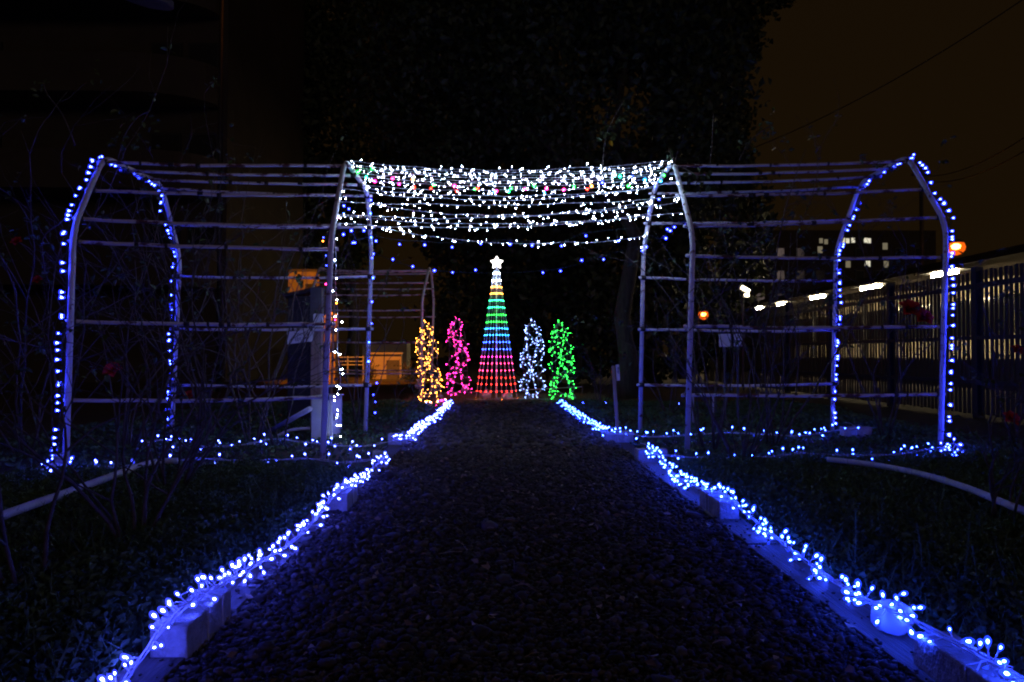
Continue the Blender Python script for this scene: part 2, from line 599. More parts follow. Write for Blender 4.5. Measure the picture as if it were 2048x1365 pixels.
# ================================================================== THE SETTING
g = MB()
g.quad((-220, -40, 0), (220, -40, 0), (220, 260, 0), (-220, 260, 0))
tag(g.build('ground', M['soil']), kind='structure')
XL, XR = -0.835, 1.01          # edges of the gravel path
pth = MB()
pth.quad((XL, -1, 0.004), (XR, -1, 0.004), (XR + 0.02, 12.2, 0.004), (XL, 12.2, 0.004))
tag(pth.build('path', M['pathbase']), kind='structure')
rd = MB()
rd.quad((-40, 21.5, 0.005), (-1.5, 21.5, 0.005), (-1.5, 27.0, 0.005), (-40, 27.0, 0.005))
tag(rd.build('road', M['asphalt']), kind='structure')


def scatter(x0, x1, y0, y1, step, jit=0.5):
    xs, ys = np.meshgrid(np.arange(x0, x1, step), np.arange(y0, y1, step))
    xs, ys = xs.ravel(), ys.ravel()
    return xs + rng.uniform(-jit, jit, xs.size) * step, ys + rng.uniform(-jit, jit, ys.size) * step


def gravel(x0, x1, y0, y1, step, r, sub, nm='gravel'):
    X, Y = scatter(x0, x1, y0, y1, step, 0.6)
    n = len(X)
    R = r * np.exp(rng.normal(0, 0.42, n))
    Z = 0.004 + R * 0.25 + rng.uniform(0, 0.006, n)
    return tag(link(nm, pebbles(nm, X, Y, Z, R, sub, M['pebble'])), kind='stuff')


gravel(XL - 0.01, XR + 0.01, 1.35, 2.4, 0.0145, 0.0067, 2)
gravel(XL - 0.01, XR + 0.01, 2.4, 6.0, 0.0180, 0.0085, 1)
gravel(XL, XR, 6.0, 12.0, 0.034, 0.017, 1)

Xs = np.concatenate([XR + 0.15 * rng.uniform(0, 1, 150) ** 2.2, XL - 0.11 * rng.uniform(0, 1, 110) ** 2.2])
Ys = 1.35 + rng.uniform(0, 1, 260) ** 1.3 * 4.6
Rs = 0.0045 * np.exp(rng.normal(0, 0.4, 260))
tag(link('stray_gravel', pebbles('stray_gravel', Xs, Ys, 0.019 + Rs * 0.3, Rs, 1, M['pebble'])), kind='stuff')

# fallen leaves and bits of twig lying on the gravel
X, Y = rng.uniform(XL, XR, 750), 1.4 + rng.uniform(0, 1, 750) ** 1.2 * 9
pts = np.stack([X, Y, rng.uniform(0.016, 0.03, 750)], axis=1)
tag(link('fallen_leaves', leaf_cloud('fallen_leaves', pts, 0.030, M['deadleaf'], flat=0.8)), kind='stuff')
tw = MB()
for k in range(170):
    p = Vector((random.uniform(XL, XR), 1.4 + random.random() * 5, 0.024))
    a = random.uniform(0, 6.28)
    d = Vector((math.cos(a), math.sin(a), random.uniform(-0.05, 0.12))) * random.uniform(0.03, 0.10)
    tw.tube([p, p + d * 0.5 + Vector((0, 0, 0.004)), p + d], 0.0012, 3)
tag(tw.build('twig_litter', M['deadleaf']), kind='stuff')


def ground_cover(x0, x1, y0, y1, n, size, hmax, seed, exclude=None):
    r = np.random.default_rng(seed)
    X, Y = r.uniform(x0, x1, n), r.uniform(y0, y1, n)
    h = np.zeros(n)
    for k in range(90):
        cx, cy, s = r.uniform(x0, x1), r.uniform(y0, y1), r.uniform(0.08, 0.35)
        h = np.maximum(h, r.uniform(0.3, 1.0) * np.exp(-((X - cx) ** 2 + (Y - cy) ** 2) / (2 * s * s)))
    keep = r.uniform(0, 1, n) < 0.22 + 0.9 * h
    if exclude is not None:
        keep &= ~exclude(X, Y)
    X, Y, h = X[keep], Y[keep], h[keep]
    Z = 0.012 + r.uniform(0, 1, len(X)) ** 0.7 * h * hmax
    o = link('ground_cover', leaf_cloud('ground_cover', np.stack([X, Y, Z], axis=1), size, M['cover'], flat=0.35))
    return tag(o, kind='stuff')


ground_cover(-3.2, -0.95, 1.35, 4.9, 62000, 0.026, 0.085, 3)
ground_cover(1.16, 3.6, 1.35, 5.2, 62000, 0.026, 0.08, 4)
ground_cover(-4.6, -1.0, 5.0, 12.0, 26000, 0.045, 0.08, 5)
ground_cover(1.15, 4.8, 5.2, 12.0, 26000, 0.045, 0.08, 6)


def grass(x0, x1, y0, y1, n, h, m):
    X, Y = rng.uniform(x0, x1, n), rng.uniform(y0, y1, n)
    a = rng.uniform(0, 6.283, n)
    H = h * rng.uniform(0.4, 1.3, n)
    w = 0.004
    lean = rng.normal(0, 0.6, (n, 2)) * H[:, None]
    V = np.stack([np.stack([X - w * np.cos(a), Y - w * np.sin(a), np.zeros(n)], 1),
                  np.stack([X + w * np.cos(a), Y + w * np.sin(a), np.zeros(n)], 1),
                  np.stack([X + lean[:, 0], Y + lean[:, 1], H], 1)], axis=1).reshape(-1, 3)
    return tag(link('grass', np_mesh('grass', V, np.arange(3 * n).reshape(n, 3), 3, m)), kind='stuff')


grass(-1.7, 1.9, 11.6, 14.2, 15000, 0.07, M['grass'])
grass(-3.3, -0.96, 1.4, 5.0, 5000, 0.10, M['cover'])
grass(1.15, 3.6, 1.4, 5.4, 6000, 0.11, M['cover'])


# ------------------------------------------------------------------ trees
def tree(label, x, y, trunk_h, trunk_r, blobs, n, size, group=None, bare=()):
    t = thing('broadleaf_tree', label, 'tree', (x, y, 0), group)
    mb = MB()
    pts = [Vector((x + random.gauss(0, 0.03) * k, y, trunk_h * k / 6)) for k in range(7)]
    mb.tube(pts, [trunk_r * (1.25 if k == 0 else 1 - 0.07 * k) for k in range(7)], 12)
    top = pts[-2]
    for (cx, cy, cz, rx, ry, rz) in blobs:
        c = Vector((cx, cy, cz))
        mid = top.lerp(c, 0.5) + Vector((random.gauss(0, 0.2), random.gauss(0, 0.2), 0.2))
        mb.tube(smooth_path([top - Vector((0, 0, 0.4)), mid, c], 0.5), trunk_r * 0.3, 6)
    mb.build('trunk', M['trunk'], t, True)
    tot = sum(b[3] * b[5] for b in blobs)
    P_ = []
    for (cx, cy, cz, rx, ry, rz) in blobs:
        k = int(n * rx * rz / tot)
        u = rng.normal(size=(k, 3))
        u /= np.linalg.norm(u, axis=1, keepdims=True)
        # clumps on the outside of the mass with loose sprays beyond it
        cl = rng.normal(size=(70, 3))
        cl /= np.linalg.norm(cl, axis=1, keepdims=True)
        j = rng.integers(0, 70, k)
        rad = rng.uniform(0.55, 1.0, k) ** 0.6
        q = cl[j] * 0.86 + rng.normal(0, 0.12, (k, 3))
        mix = rng.uniform(0, 1, k) < 0.6
        q = np.where(mix[:, None], q, u * rad[:, None])
        P_.append(np.array([cx, cy, cz]) + q * np.array([rx, ry, rz]))
    cloud = np.concatenate(P_)
    cloud[:, 2] = np.maximum(cloud[:, 2], 0.05)
    c = link('crown', leaf_cloud('crown', cloud - np.array([x, y, 0]), size, M['crown'], aspect=0.6), t)
    c['kind'] = 'stuff'
    return t


def crown_px(spec):
    """(px, py, Y, rx, ry, rz) -> metres"""
    out = []
    for px, py, Y, rx, ry, rz in spec:
        p = P(px, py, Y)
        out.append((p.x, p.y, p.z, rx, ry, rz))
    return out


tb = G(1256, 796)
tree('tall dark tree with a thick bare trunk behind the green light cone', tb.x, tb.y, 4.6, 0.185,
     crown_px([(1240, 150, 13.5, 2.6, 2.0, 2.2), (1050, 60, 14.5, 2.5, 2.0, 2.2), (1370, 330, 15.0, 1.3, 1.6, 1.3), (1290, -60, 14, 2.3, 2, 2.0), (900, 130, 15, 2.2, 2, 2.2)]), 26000, 0.16)
tree('dark tree rising behind the multicoloured cone at the end of the path', -0.4, 19.5, 4.0, 0.2,
     crown_px([(965, 330, 19, 2.7, 2.4, 3.0), (1060, 420, 19, 3.0, 2.4, 2.8), (1050, 620, 20, 2.9, 2, 1.8), (890, 170, 19, 2.4, 2.0, 2.8)]), 20000, 0.22)
tree('broad dark tree between the building and the end of the path', -6.6, 31.0, 4.0, 0.24,
     crown_px([(690, 240, 31, 3.4, 2.4, 4.6), (720, 20, 31, 3.6, 2.4, 4.0), (660, 440, 31, 2.3, 2, 2.6), (545, 130, 31, 2.6, 2, 4.0), (530, 400, 31, 2.3, 2, 3.2), (470, 250, 31, 2.0, 2, 4.0)]), 34000, 0.30)
tree('dark leafy tree closing the gap beside the big trunk', 4.0, 19.0, 3.2, 0.17,
     crown_px([(1240, 520, 18, 2.2, 2, 2.4), (1400, 470, 19, 1.9, 2, 2.6), (1160, 640, 19, 2.2, 2, 1.6), (1320, 660, 19, 1.9, 2, 1.4)]), 15000, 0.22)
tree('dark tree filling the skyline left of the brown night sky', 6.2, 24.0, 4.5, 0.2,
     crown_px([(1395, 250, 24, 1.7, 2, 2.6), (1440, 95, 24, 1.35, 1.6, 1.3), (1500, -30, 24, 1.6, 1.6, 1.2), (1340, 20, 24, 2.4, 2, 3), (1455, 330, 24, 0.9, 1, 0.9)]), 15000, 0.24)


# ------------------------------------------------------------------ buildings and street on the left
def box_part(parent, name, m, c, size, bevel=0.0):
    return MB().box(c, size).build(name, m, parent, bevel=bevel)


bld = thing('apartment_block', 'dark beige apartment block with rounded balconies behind the wire trellises', 'building', (-13.0, 21, 0))
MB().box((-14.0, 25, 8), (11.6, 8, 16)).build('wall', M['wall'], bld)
for k in range(5):
    z = 2.9 + 2.7 * k
    mb = MB()
    cx, r = -11.9, 2.6
    ring = [(cx - 5.5, 20.9), (cx - 5.5, 19.6)] + [(cx + 1.2 + r * math.sin(a) * 0.9, 20.9 - r * 0.5 * math.cos(a) - 0.0) for a in np.linspace(0, math.pi / 2, 8)]
    top = [Vector((x, y, z + 0.95)) for x, y in ring]
    bot = [Vector((x, y, z - 0.15)) for x, y in ring]
    n = len(ring)
    mb.v += bot + top
    for i in range(n):
        j = (i + 1) % n
        mb.f.append([i, j, n + j, n + i])
    mb.f.append(list(range(n, 2 * n)))
    mb.f.append(list(reversed(range(n))))
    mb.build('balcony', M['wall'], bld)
    for wx in (-18.2, -15.6, -10.0, -8.9):
        f = box_part(bld, 'window', M['black'], (wx, 20.97, z + 1.2), (0.9 if wx > -11 else 1.5, 0.06, 1.2))
        box_part(f, 'pane', M['darkglass'], (wx, 20.93, z + 1.2), (0.78 if wx > -11 else 1.36, 0.03, 1.06))

# low house wall lit orange by the street lamp
hs = thing('small_house', 'yellow lit wall of a small house seen through the trellis rails', 'house', (-5.6, 19.5, 0))
MB().box((-5.48, 20.1, 1.55), (0.86, 1.2, 3.1)).build('wall', M['ochre'], hs)
MB().box((-5.48, 20.15, 3.14), (0.9, 1.2, 0.08)).build('roof', M['black'], hs)
f = box_part(hs, 'window', M['dsteel'], (-5.27, 19.48, 2.5), (0.36, 0.06, 0.6))
box_part(f, 'pane', M['darkglass'], (-5.27, 19.44, 2.5), (0.30, 0.03, 0.52))

gw = thing('garden_wall', 'orange lit garden wall with a dark recess near the amber cone', 'wall', (-3.9, 23.6, 0))
a, b = P(735, 709, 23.6), P(803, 709, 23.6)
MB().box(((a.x + b.x) / 2, 23.7, a.z / 2), (b.x - a.x, 0.2, a.z)).build('wall', M['plaster'], gw)
MB().box(((a.x + b.x) / 2, 23.68, a.z + 0.03), (b.x - a.x + 0.08, 0.3, 0.06)).build('coping', M['plaster'], gw)
c = P(785, 727, 23.5)
box_part(gw, 'gate_panel', M['dsteel'], (c.x, 23.57, 0.32), (0.42, 0.05, 0.64))
c = P(752, 700, 24.5)
ch = thing('outbuilding', 'dim orange outbuilding end wall behind the garden wall', 'building', (c.x, 25.6, 0))
MB().box((c.x + 0.1, 26.2, 0.62), (1.6, 1.0, 1.24)).build('wall', M['plaster'], ch)
MB().box((c.x + 0.1, 26.1, 1.29), (1.8, 1.4, 0.08)).build('roof', M['roof'], ch)

rl = thing('road_railing', 'thin orange lit road railing left of the garden wall', 'railing', (-4.9, 20.6, 0))
for zz in (0.52, 0.62, 0.74):
    MB().tube([(-5.4, 20.6, zz), (-4.05, 20.6, zz)], 0.014, 6).build('rail', M['steel'], rl)
for xx in (-5.4, -4.95, -4.5, -4.05):
    MB().tube([(xx, 20.6, 0), (xx, 20.6, 0.78)], 0.018, 6).build('post', M['steel'], rl)

# yellow-lit pillar with a rounded head behind the trellis post
PY = 19.5
c = P(662, 700, PY)
yp = thing('gate_pillar', 'yellow lit round-topped gate pillar behind the left trellis post', 'pillar', (c.x, PY, 0))
zt, zm = P(662, 625, PY).z, P(662, 692, PY).z
mb = MB()
mb.lathe([(0.11, zm - 0.06), (0.18, zm), (0.195, zm + 0.1), (0.195, zt - 0.14), (0.14, zt - 0.04), (0.07, zt)], (c.x, PY, 0), 14)
mb.build('pillar_head', M['yellow'], yp, True)
zl = P(662, 706, PY).z
MB().box((c.x, PY, zl / 2), (0.31, 0.31, zl)).build('pillar_base', M['yellow'], yp, bevel=0.02)
mb = MB().lathe([(0.21, zm + 0.36), (0.21, zm + 0.40)], (c.x, PY, 0), 14)
mb.build('band', M['black'], yp)
mb = MB()
mb.tube([(c.x, PY, zl), (c.x, PY, zm - 0.05)], 0.07, 8)
mb.build('neck', M['dsteel'], yp)

# dark hedge plants in front of the lit wall
for k, (px, py, Y, r) in enumerate(((640, 745, 21, 0.5), (738, 746, 22.6, 0.26), (822, 738, 21.0, 0.32))):
    p = P(px, py, Y)
    t = thing('hedge_shrub', ('dark shrub between the yellow pillar and the railing', 'dark shrub at the foot of the orange lit wall', 'dark shrub beside the orange lit wall end')[k], 'shrub', (p.x, Y, 0), 'dark shrubs along the road')
    cl = np.array([0, 0, 0.2]) + rng.normal(0, 1, (420, 3)) * np.array([r * 0.5, 0.2, 0.16])
    cl[:, 2] = np.abs(cl[:, 2]) + 0.02
    o = link('foliage', leaf_cloud('foliage', cl, 0.07, M['crown']), t)
    o['kind'] = 'stuff'
    mb = MB()
    for q in range(9):
        a = random.uniform(0, 6.28)
        mb.tube([(p.x, Y, 0), (p.x + math.cos(a) * r * 0.7, Y, random.uniform(0.3, 0.75))], 0.01, 4)
    mb.build('stem', M['bark'], t)


# ------------------------------------------------------------------ street lamps
def sodium_lamp(label, x, y, z, arm, energy=0.0, target=None, r=0.16):
    t = thing('street_lamp', label, 'street lamp', (x, y, 0), None)
    ps = 0.4 if not arm else 0.0
    MB().tube([(x, y + ps, 0), (x, y + ps, z + 0.5)], [0.06, 0.045] if z > 3 else [0.025, 0.02], 8).build('pole', M['black'], t, True)
    MB().tube([(x, y + ps, z + 0.45), (x + arm * 0.6, y + ps * 0.4, z + 0.5), (x + arm, y, z + r * 0.9)], 0.02, 6).build('arm', M['dsteel'], t, True)
    MB().lathe([(r * 0.8, 0.021), (r * 0.7, r * 0.25), (r * 0.3, r * 0.45), (0.03, r * 0.5)], (x + arm, y, z), 12).build('lamp_shade', M['dsteel'], t, True)
    gl = MB().lathe([(0.03, -r * 1.4), (r * 0.55, -r * 1.25), (r * 0.9, -r * 0.85), (r, -r * 0.45), (r * 0.85, 0.0), (r * 0.6, 0.02)] if not energy else [(0.03, -r * 0.98), (r * 0.6, -r * 0.8), (r * 0.95, -r * 0.35), (r, 0.0), (r * 0.85, 0.02)], (x + arm, y, z), 14).build('lamp_glass', M['sodium_halo_glass'], t, True)  # self-glowing glass carries the lamp's halo
    MB().lathe([(0.02, -r * 0.72), (r * 0.42, -r * 0.58), (r * 0.48, -r * 0.25), (r * 0.2, -r * 0.06)], (x + arm, y, z), 10).build('arc_tube', M['sodium'], gl, True)
    if energy:
        MB().shell([(r * 1.75, -r * 1.15), (r * 1.3, 0.0), (r * 1.16, 0.02)], (x + arm, y, z), 16).build('shade_skirt', M['dsteel'], t, True)  # skirt added to keep the lamp's light off the tree crowns
        ld = bpy.data.lights.new('lamp_light', 'SPOT')
        ld.energy = energy
        ld.color = (1.0, 0.27, 0.02)
        ld.spot_size = math.radians(31)
        ld.spot_blend = 0.5
        ld.shadow_soft_size = 0.12
        lo = link('lamp_light', ld, t, Vector((arm, 0, z - r - 0.03)))
        d = Vector(target) - Vector((x + arm, y, z - r - 0.03))
        lo.rotation_euler = d.to_track_quat('-Z', 'Y').to_euler()
    return t


sodium_lamp('orange street lamp at the roadside lighting the house walls', -6.2, 15.5, 9.3, 0.8, 8500, (-4.5, 21.3, 0.8))
p = P(1912, 495, 27)
sodium_lamp('large glowing orange lamp beside the outer right arch top', p.x, 27, p.z + 0.15, 0.0, r=0.33)
p = P(1407, 629, 15)
sodium_lamp('small orange lamp low behind the inner right arch post', p.x, 15, p.z + 0.04, 0.0, r=0.11)

# park lamp head at the top left
hl = thing('park_lamp', 'pale park lamp head hanging at the top left of the night sky', 'lamp', (-6.9, 9, 0))
a, b = P(232, 2, 9), P(342, 18, 9)
MB().tube([(-6.9, 9, 0), (-6.9, 9, 5.75)], [0.07, 0.05], 8).build('pole', M['dsteel'], hl, True)
MB().tube([(-6.9, 9, 5.7), (-6.0, 9, 5.95), (a.x - 0.05, 9, a.z + 0.07)], 0.03, 8).build('arm', M['dsteel'], hl, True)
mb = MB()
ax = (b - a)
rot = Matrix.Rotation(math.atan2(ax.z, ax.x), 4, 'Y').inverted().to_3x3()
mid = (a + b) / 2 + Vector((0, 0, 0.07))
hw = ax.length / 2
prof = [(-hw, 0.03, 0.03), (-hw * 0.6, 0.10, 0.06), (0, 0.17, 0.10), (hw * 0.7, 0.16, 0.11), (hw, 0.10, 0.09)]
for k, (x, w, h) in enumerate(prof):
    for yy, zz in ((-w, -h * 0.4), (w, -h * 0.4), (w * 0.7, h * 0.6), (-w * 0.7, h * 0.6)):
        mb.v.append(mid + rot @ Vector((x, yy, zz)))
for k in range(len(prof) - 1):
    for j in range(4):
        mb.f.append([k * 4 + j, k * 4 + (j + 1) % 4, k * 4 + 4 + (j + 1) % 4, k * 4 + 4 + j])
mb.f += [[3, 2, 1, 0], [16, 17, 18, 19]]
mb.build('lamp_head', M['dsteel'], hl, bevel=0.015)

# ------------------------------------------------------------------ station beyond the fence on the right
st = thing('station_platform', 'station platform with a long dark canopy beyond the slatted fence', 'platform', (11.5, 10, 0))
MB().box((13.4, 33, 0.35), (3.8, 50, 0.7)).build('platform', M['asphalt'], st)
MB().box((13.65, 33, 3.25), (3.7, 50, 0.10)).build('canopy', M['roof'], st)
MB().box((11.77, 33, 3.22), (0.05, 50, 0.18)).build('fascia', M['roof'], st)
MB().box((15.2, 33, 1.95), (0.12, 50, 2.48)).build('back_wall', M['wallwhite'], st)
for k in range(24):
    MB().box((15.12, 9.2 + 2.08 * k, 2.02), (0.06, 1.98, 1.15)).build('window', M['darkglass'], st)
for k in range(11):
    MB().box((14.7, 10 + 4.6 * k, 1.93), (0.16, 0.16, 2.46)).build('column', M['dsteel'], st)
    MB().box((13.6, 10.9 + 4.6 * k, 3.15), (3.5, 0.12, 0.098)).build('beam', M['roof'], st)
spots = [((1877, 546), (1929, 538)), ((1731, 581), (1771, 572.5)), ((1629, 602), (1656, 596)), ((1560, 616), (1579, 611)), ((1517, 628), (1530, 624))]
LX, LZ = 12.0, 3.0
for k, (pa, pb) in enumerate(spots):
    ya = (LX) * F_PX / (pa[0] - 1005)
    yb = (LX) * F_PX / (pb[0] - 1005)
    names = ('bright tube lamp crossing the outer right arch post', 'tube lamp under the canopy left of the fence posts', 'tube lamp under the canopy just left of the arch leg with blue lights',
             'fourth tube lamp from the right under the far canopy', 'smallest and farthest tube lamp under the canopy')
    t = thing('tube_lamp', names[k], 'tube lamp', (LX, ya, LZ), 'fluorescent lamps along the platform canopy')
    MB().box((LX, (ya + yb) / 2, LZ + 0.07), (0.62, abs(ya - yb) + 0.5, 0.03)).build('housing', M['black'], t)  # housing widened to keep the tube's light off the canopy
    MB().tube([(LX - 0.05, ya, LZ), (LX - 0.05, yb, LZ)], 0.040, 8).build('tube', M['tube'], t)
    MB().tube([(LX, (ya + yb) / 2, LZ + 0.13), (LX, (ya + yb) / 2, 3.22)], 0.012, 5).build('hanger', M['dsteel'], t)
p = P(1490, 579, 16)
fl = thing('floodlight', 'yellowish twin floodlight behind the bare rose twigs on the right', 'floodlight', (p.x, 16, 0))
MB().tube([(p.x, 16.15, 0), (p.x, 16.15, p.z)], 0.03, 8).build('pole', M['dsteel'], fl)
rot = Matrix.Rotation(math.radians(28), 3, 'Y')
MB().box(p + Vector((0, 0.06, 0)), (0.27, 0.10, 0.13), rot).build('housing', M['dsteel'], fl)
MB().box(p + Vector((0, -0.02, 0)), (0.20, 0.02, 0.075), rot).build('lamp_glass', M['flood'], fl)
q = P(1493, 591, 16)
MB().box(q + Vector((0, 0.05, 0)), (0.13, 0.08, 0.09)).build('housing', M['dsteel'], fl)
MB().box(q + Vector((0, -0.02, 0)), (0.10, 0.02, 0.06)).build('lamp_glass', M['flood'], fl)

# far apartment house with a few lit windows
ab = thing('far_apartment_house', 'far dark apartment house with a few lit windows right of centre', 'building', (38, 80, 0))
MB().box((39.0, 85, 7.6), (22, 9, 15.2)).build('wall', M['roof'], ab)
lit = {(1642, 482): 'd', (1652, 484): 'd', (1686, 481): 'w', (1695, 482): 'w', (1706, 481): 'w', (1731, 481): 'w', (1738, 482): 'w', (1770, 493): 'd', (1640, 500): 'd', (1696, 529): 'd', (1735, 528): 'w', (1772, 529): 'd'}
for (px, py), k in lit.items():
    p = P(px, py, 80.4)
    w, h = (0.40, 0.55) if py < 490 else (0.55, 0.75)
    if (px, py) == (1735, 528):
        w, h = 0.62, 0.66
    f = MB().box((p.x, 80.44, p.z), (w + 0.14, 0.10, h + 0.14)).build('window', M['dsteel'], ab)
    if (px, py) == (1735, 528):
        for s in (-1, 1):
            MB().box((p.x + s * 0.17, 80.38, p.z), (0.28, 0.04, h)).build('pane', M['litwin'], f)
    else:
        MB().box((p.x, 80.38, p.z), (w, 0.04, h)).build('pane', M['litwin' if k == 'w' else 'dimwin'], f)
for r_ in range(5):
    for c_ in range(9):
        x, z = 29.6 + 2.3 * c_, 2.2 + 2.6 * r_
        if any(abs(P(px, py, 80.4).x - x) < 0.9 and abs(P(px, py, 80.4).z - z) < 1.0 for (px, py) in lit):
            continue
        f = MB().box((x, 80.44, z), (1.0, 0.10, 1.1)).build('window', M['dsteel'], ab)
        MB().box((x, 80.38, z), (0.86, 0.04, 0.96)).build('pane', M['darkglass'], f)

# ------------------------------------------------------------------ slatted fence on the right
FX, FTOP = 6.05, 1.885
fc = thing('slatted_fence', 'tall grey fence of upright slats with light leaking through on the right', 'fence', (FX, 6.0, 0))
slat = MB().box((0, 0, FTOP / 2 + 0.02), (0.008, 0.0620, FTOP - 0.06)).mesh('slat', M['fence'])
Y0, NP, PW = 6.9, 7, 2.0
for k in range(NP):
    ya = Y0 + PW * k
    MB().box((FX, ya, FTOP / 2 + 0.02), (0.10, 0.10, FTOP + 0.04)).build('post', M['bluefence'], fc, bevel=0.006)
    for zz in (1.68, 1.02, 0.46):
        MB().box((FX - 0.03, ya + PW / 2, zz), (0.035, PW - 0.102, 0.05 if zz != 1.68 else 0.065)).build('rail', M['bluefence'], fc)
    for j in range(22):
        y = ya + 0.095 + 0.0865 * j
        o = link('slat', slat, fc, Vector((random.gauss(0, 0.0015), y - 6.0, random.gauss(0, 0.004))))
        o.rotation_euler = (0, 0, random.gauss(0, 0.03))
MB().box((FX, Y0 + PW * NP, FTOP / 2 + 0.02), (0.10, 0.10, FTOP + 0.04)).build('post', M['bluefence'], fc, bevel=0.006)

# overhead cables against the brown sky
for k, (a, b, lab) in enumerate((((2060, -10, 18), (1470, 310, 24), 'single overhead cable slanting down through the brown sky'),
                                 ((2060, 268, 18), (1840, 352, 30), 'upper of two low overhead cables at the right edge'),
                                 ((2060, 296, 18), (1845, 362, 30), 'lower of two low overhead cables at the right edge'))):
    p, q = P(*a), P(*b)
    pts = [p.lerp(q, t) - Vector((0, 0, 0.35 * 4 * t * (1 - t))) for t in np.linspace(0, 1, 14)]
    o = MB().tube(pts, 0.016, 5).build('overhead_cable', M['black'])
    tag(o, lab, 'cable', 'overhead cables')
    q2 = q
# poles that carry the cables, one out of sight to the right
pp = P(1470, 310, 24)
t = thing('cable_pole', 'dark cable pole hidden among the leaves behind the right trellis', 'pole', (pp.x, 24, 0))
MB().tube([(pp.x, 24, 0), (pp.x, 24, pp.z + 0.25)], [0.10, 0.07], 8).build('shaft', M['trunk'], t, True)
pp = P(1842, 350, 30)
t = thing('cable_pole', 'far thin cable pole at the left end of the two low cables', 'pole', (pp.x, 30, 0))
MB().tube([(pp.x, 30, 0), (pp.x, 30, pp.z + 0.3)], [0.10, 0.07], 8).build('shaft', M['trunk'], t, True)
MB().box((pp.x, 30, pp.z), (0.8, 0.08, 0.08)).build('crossarm', M['trunk'], t)

# ================================================================== TRELLIS TUNNELS
def arch_points(px6):
    """near foot, near eave, near shoulder, far shoulder, far eave, far foot"""
    nf, ff = G(*px6[0]), G(*px6[5])
    ys = [nf.y, nf.y + 0.03, nf.y + 0.46, ff.y - 0.32, ff.y - 0.02, ff.y]
    return [nf] + [P(px6[k][0], px6[k][1], ys[k]) for k in range(1, 5)] + [ff]


A_LO = arch_points([(131, 935), (147, 455), (207, 314), (322, 368), (360, 515), (343, 868)])
A_LI = arch_points([(645, 920), (663, 470), (690, 319), (735, 384), (743, 512), (730, 868)])
A_RI = arch_points([(1374, 906), (1386, 470), (1347, 321), (1308, 378), (1287, 500), (1280, 866)])
A_RO = arch_points([(1880, 903), (1893, 450), (1815, 312), (1722, 365), (1672, 500), (1664, 860)])
# rails: (segment of the arch, fraction along it or height above ground)
RAILS = [(0, 'z', 0.475), (0, 'z', 1.045), (0, 'z', 1.63), (1, 'f', 0.14), (1, 'f', 0.55), (1, 'f', 0.97), (2, 'f', 0.34), (2, 'f', 0.66), (3, 'f', 0.03), (3, 'f', 0.52),
         (4, 'z', 1.60), (4, 'z', 1.07), (4, 'z', 0.495)]


def on_arch(A, seg, how, v):
    a, b = A[seg], A[seg + 1]
    if how == 'z':
        v = (v - a.z) / (b.z - a.z)
    return a.lerp(b, v)


def arch_pipe(parent, A, r=0.026, name='arch_pipe'):
    pts = []
    for k, p in enumerate(A):
        if 0 < k < len(A) - 1:     # a short bend at every corner
            d0 = (A[k - 1] - p).normalized()
            d1 = (A[k + 1] - p).normalized()
            a_, b_ = p + d0 * 0.15, p + d1 * 0.15
            for t in (0.0, 0.2, 0.4, 0.6, 0.8, 1.0):
                pts.append(a_ * (1 - t) ** 2 + p * 2 * t * (1 - t) + b_ * t * t)
        else:
            pts.append(p + (Vector((0, 0, -0.06))))
    return MB().tube(pts, r, 10).build(name, M['pipe'], parent, True)


def trellis(label, Aa, Ab, rr=0.0138, r=0.0215, clamps=True):
    t = thing('pipe_trellis', label, 'trellis', (Aa[0] + Ab[0]) / 2, 'pipe trellis tunnels')
    for A in (Aa, Ab):
        arch_pipe(t, A, r)
    cen = sum((Vector(p) for p in Aa + Ab), Vector()) / 12
    for seg, how, v in RAILS:
        a, b = on_arch(Aa, seg, how, v), on_arch(Ab, seg, how, v)
        # pipes are strapped to the inner side of the arch and bow a little
        for p in (a, b):
            d = Vector((0, cen.y - p.y, cen.z - p.z if seg in (1, 2, 3) else 0)).normalized()
            p += d * (r + rr * 0.6)
        d = (b - a).normalized()
        n = 9
        pts = [a.lerp(b, k / (n - 1)) + Vector((0, random.gauss(0, 0.004), -0.014 * 4 * (k / (n - 1)) * (1 - k / (n - 1)) + random.gauss(0, 0.0025))) for k in range(n)]
        pts[0] -= d * 0.05
        pts[-1] += d * 0.05
        rail = MB().tube(pts, rr, 8).build('rail', M['rail'], t, True)
        for _ in range(random.randint(2, 5) if clamps else 0):
            q = pts[random.randint(1, n - 2)].lerp(pts[random.randint(1, n - 2)], random.random())
            w = random.uniform(0.008, 0.022)
            MB().tube([q - d * w, q + d * w], rr * random.uniform(1.15, 1.4), 7).build('tie', M['clamp'], rail, True)
        if clamps:
            for p in (a, b):
                MB().tube([p - d * 0.024, p + d * 0.024], rr * 1.75, 8).build('clamp', M['clamp'], rail, True)
    return t


trellis('white pipe trellis tunnel left of the path with the steel cabinet behind its inner post', A_LO, A_LI)
trellis('white pipe trellis tunnel right of the path in front of the slatted fence', A_RI, A_RO)


def far_arch(X, y0=12.9, y1=14.7, lean=0.0):
    return [Vector((X, y0, 0)), Vector((X + 0.02, y0 + 0.03, 1.85)), Vector((X + 0.10, y0 + 0.45, 2.46)), Vector((X + 0.05, y1 - 0.45, 2.50)), Vector((X + 0.06, y1 - 0.03, 1.9)), Vector((X, y1, 0))]


trellis('distant white pipe trellis tunnel behind the amber light cone', far_arch(-3.55), far_arch(-1.49), rr=0.0145, r=0.024, clamps=False)

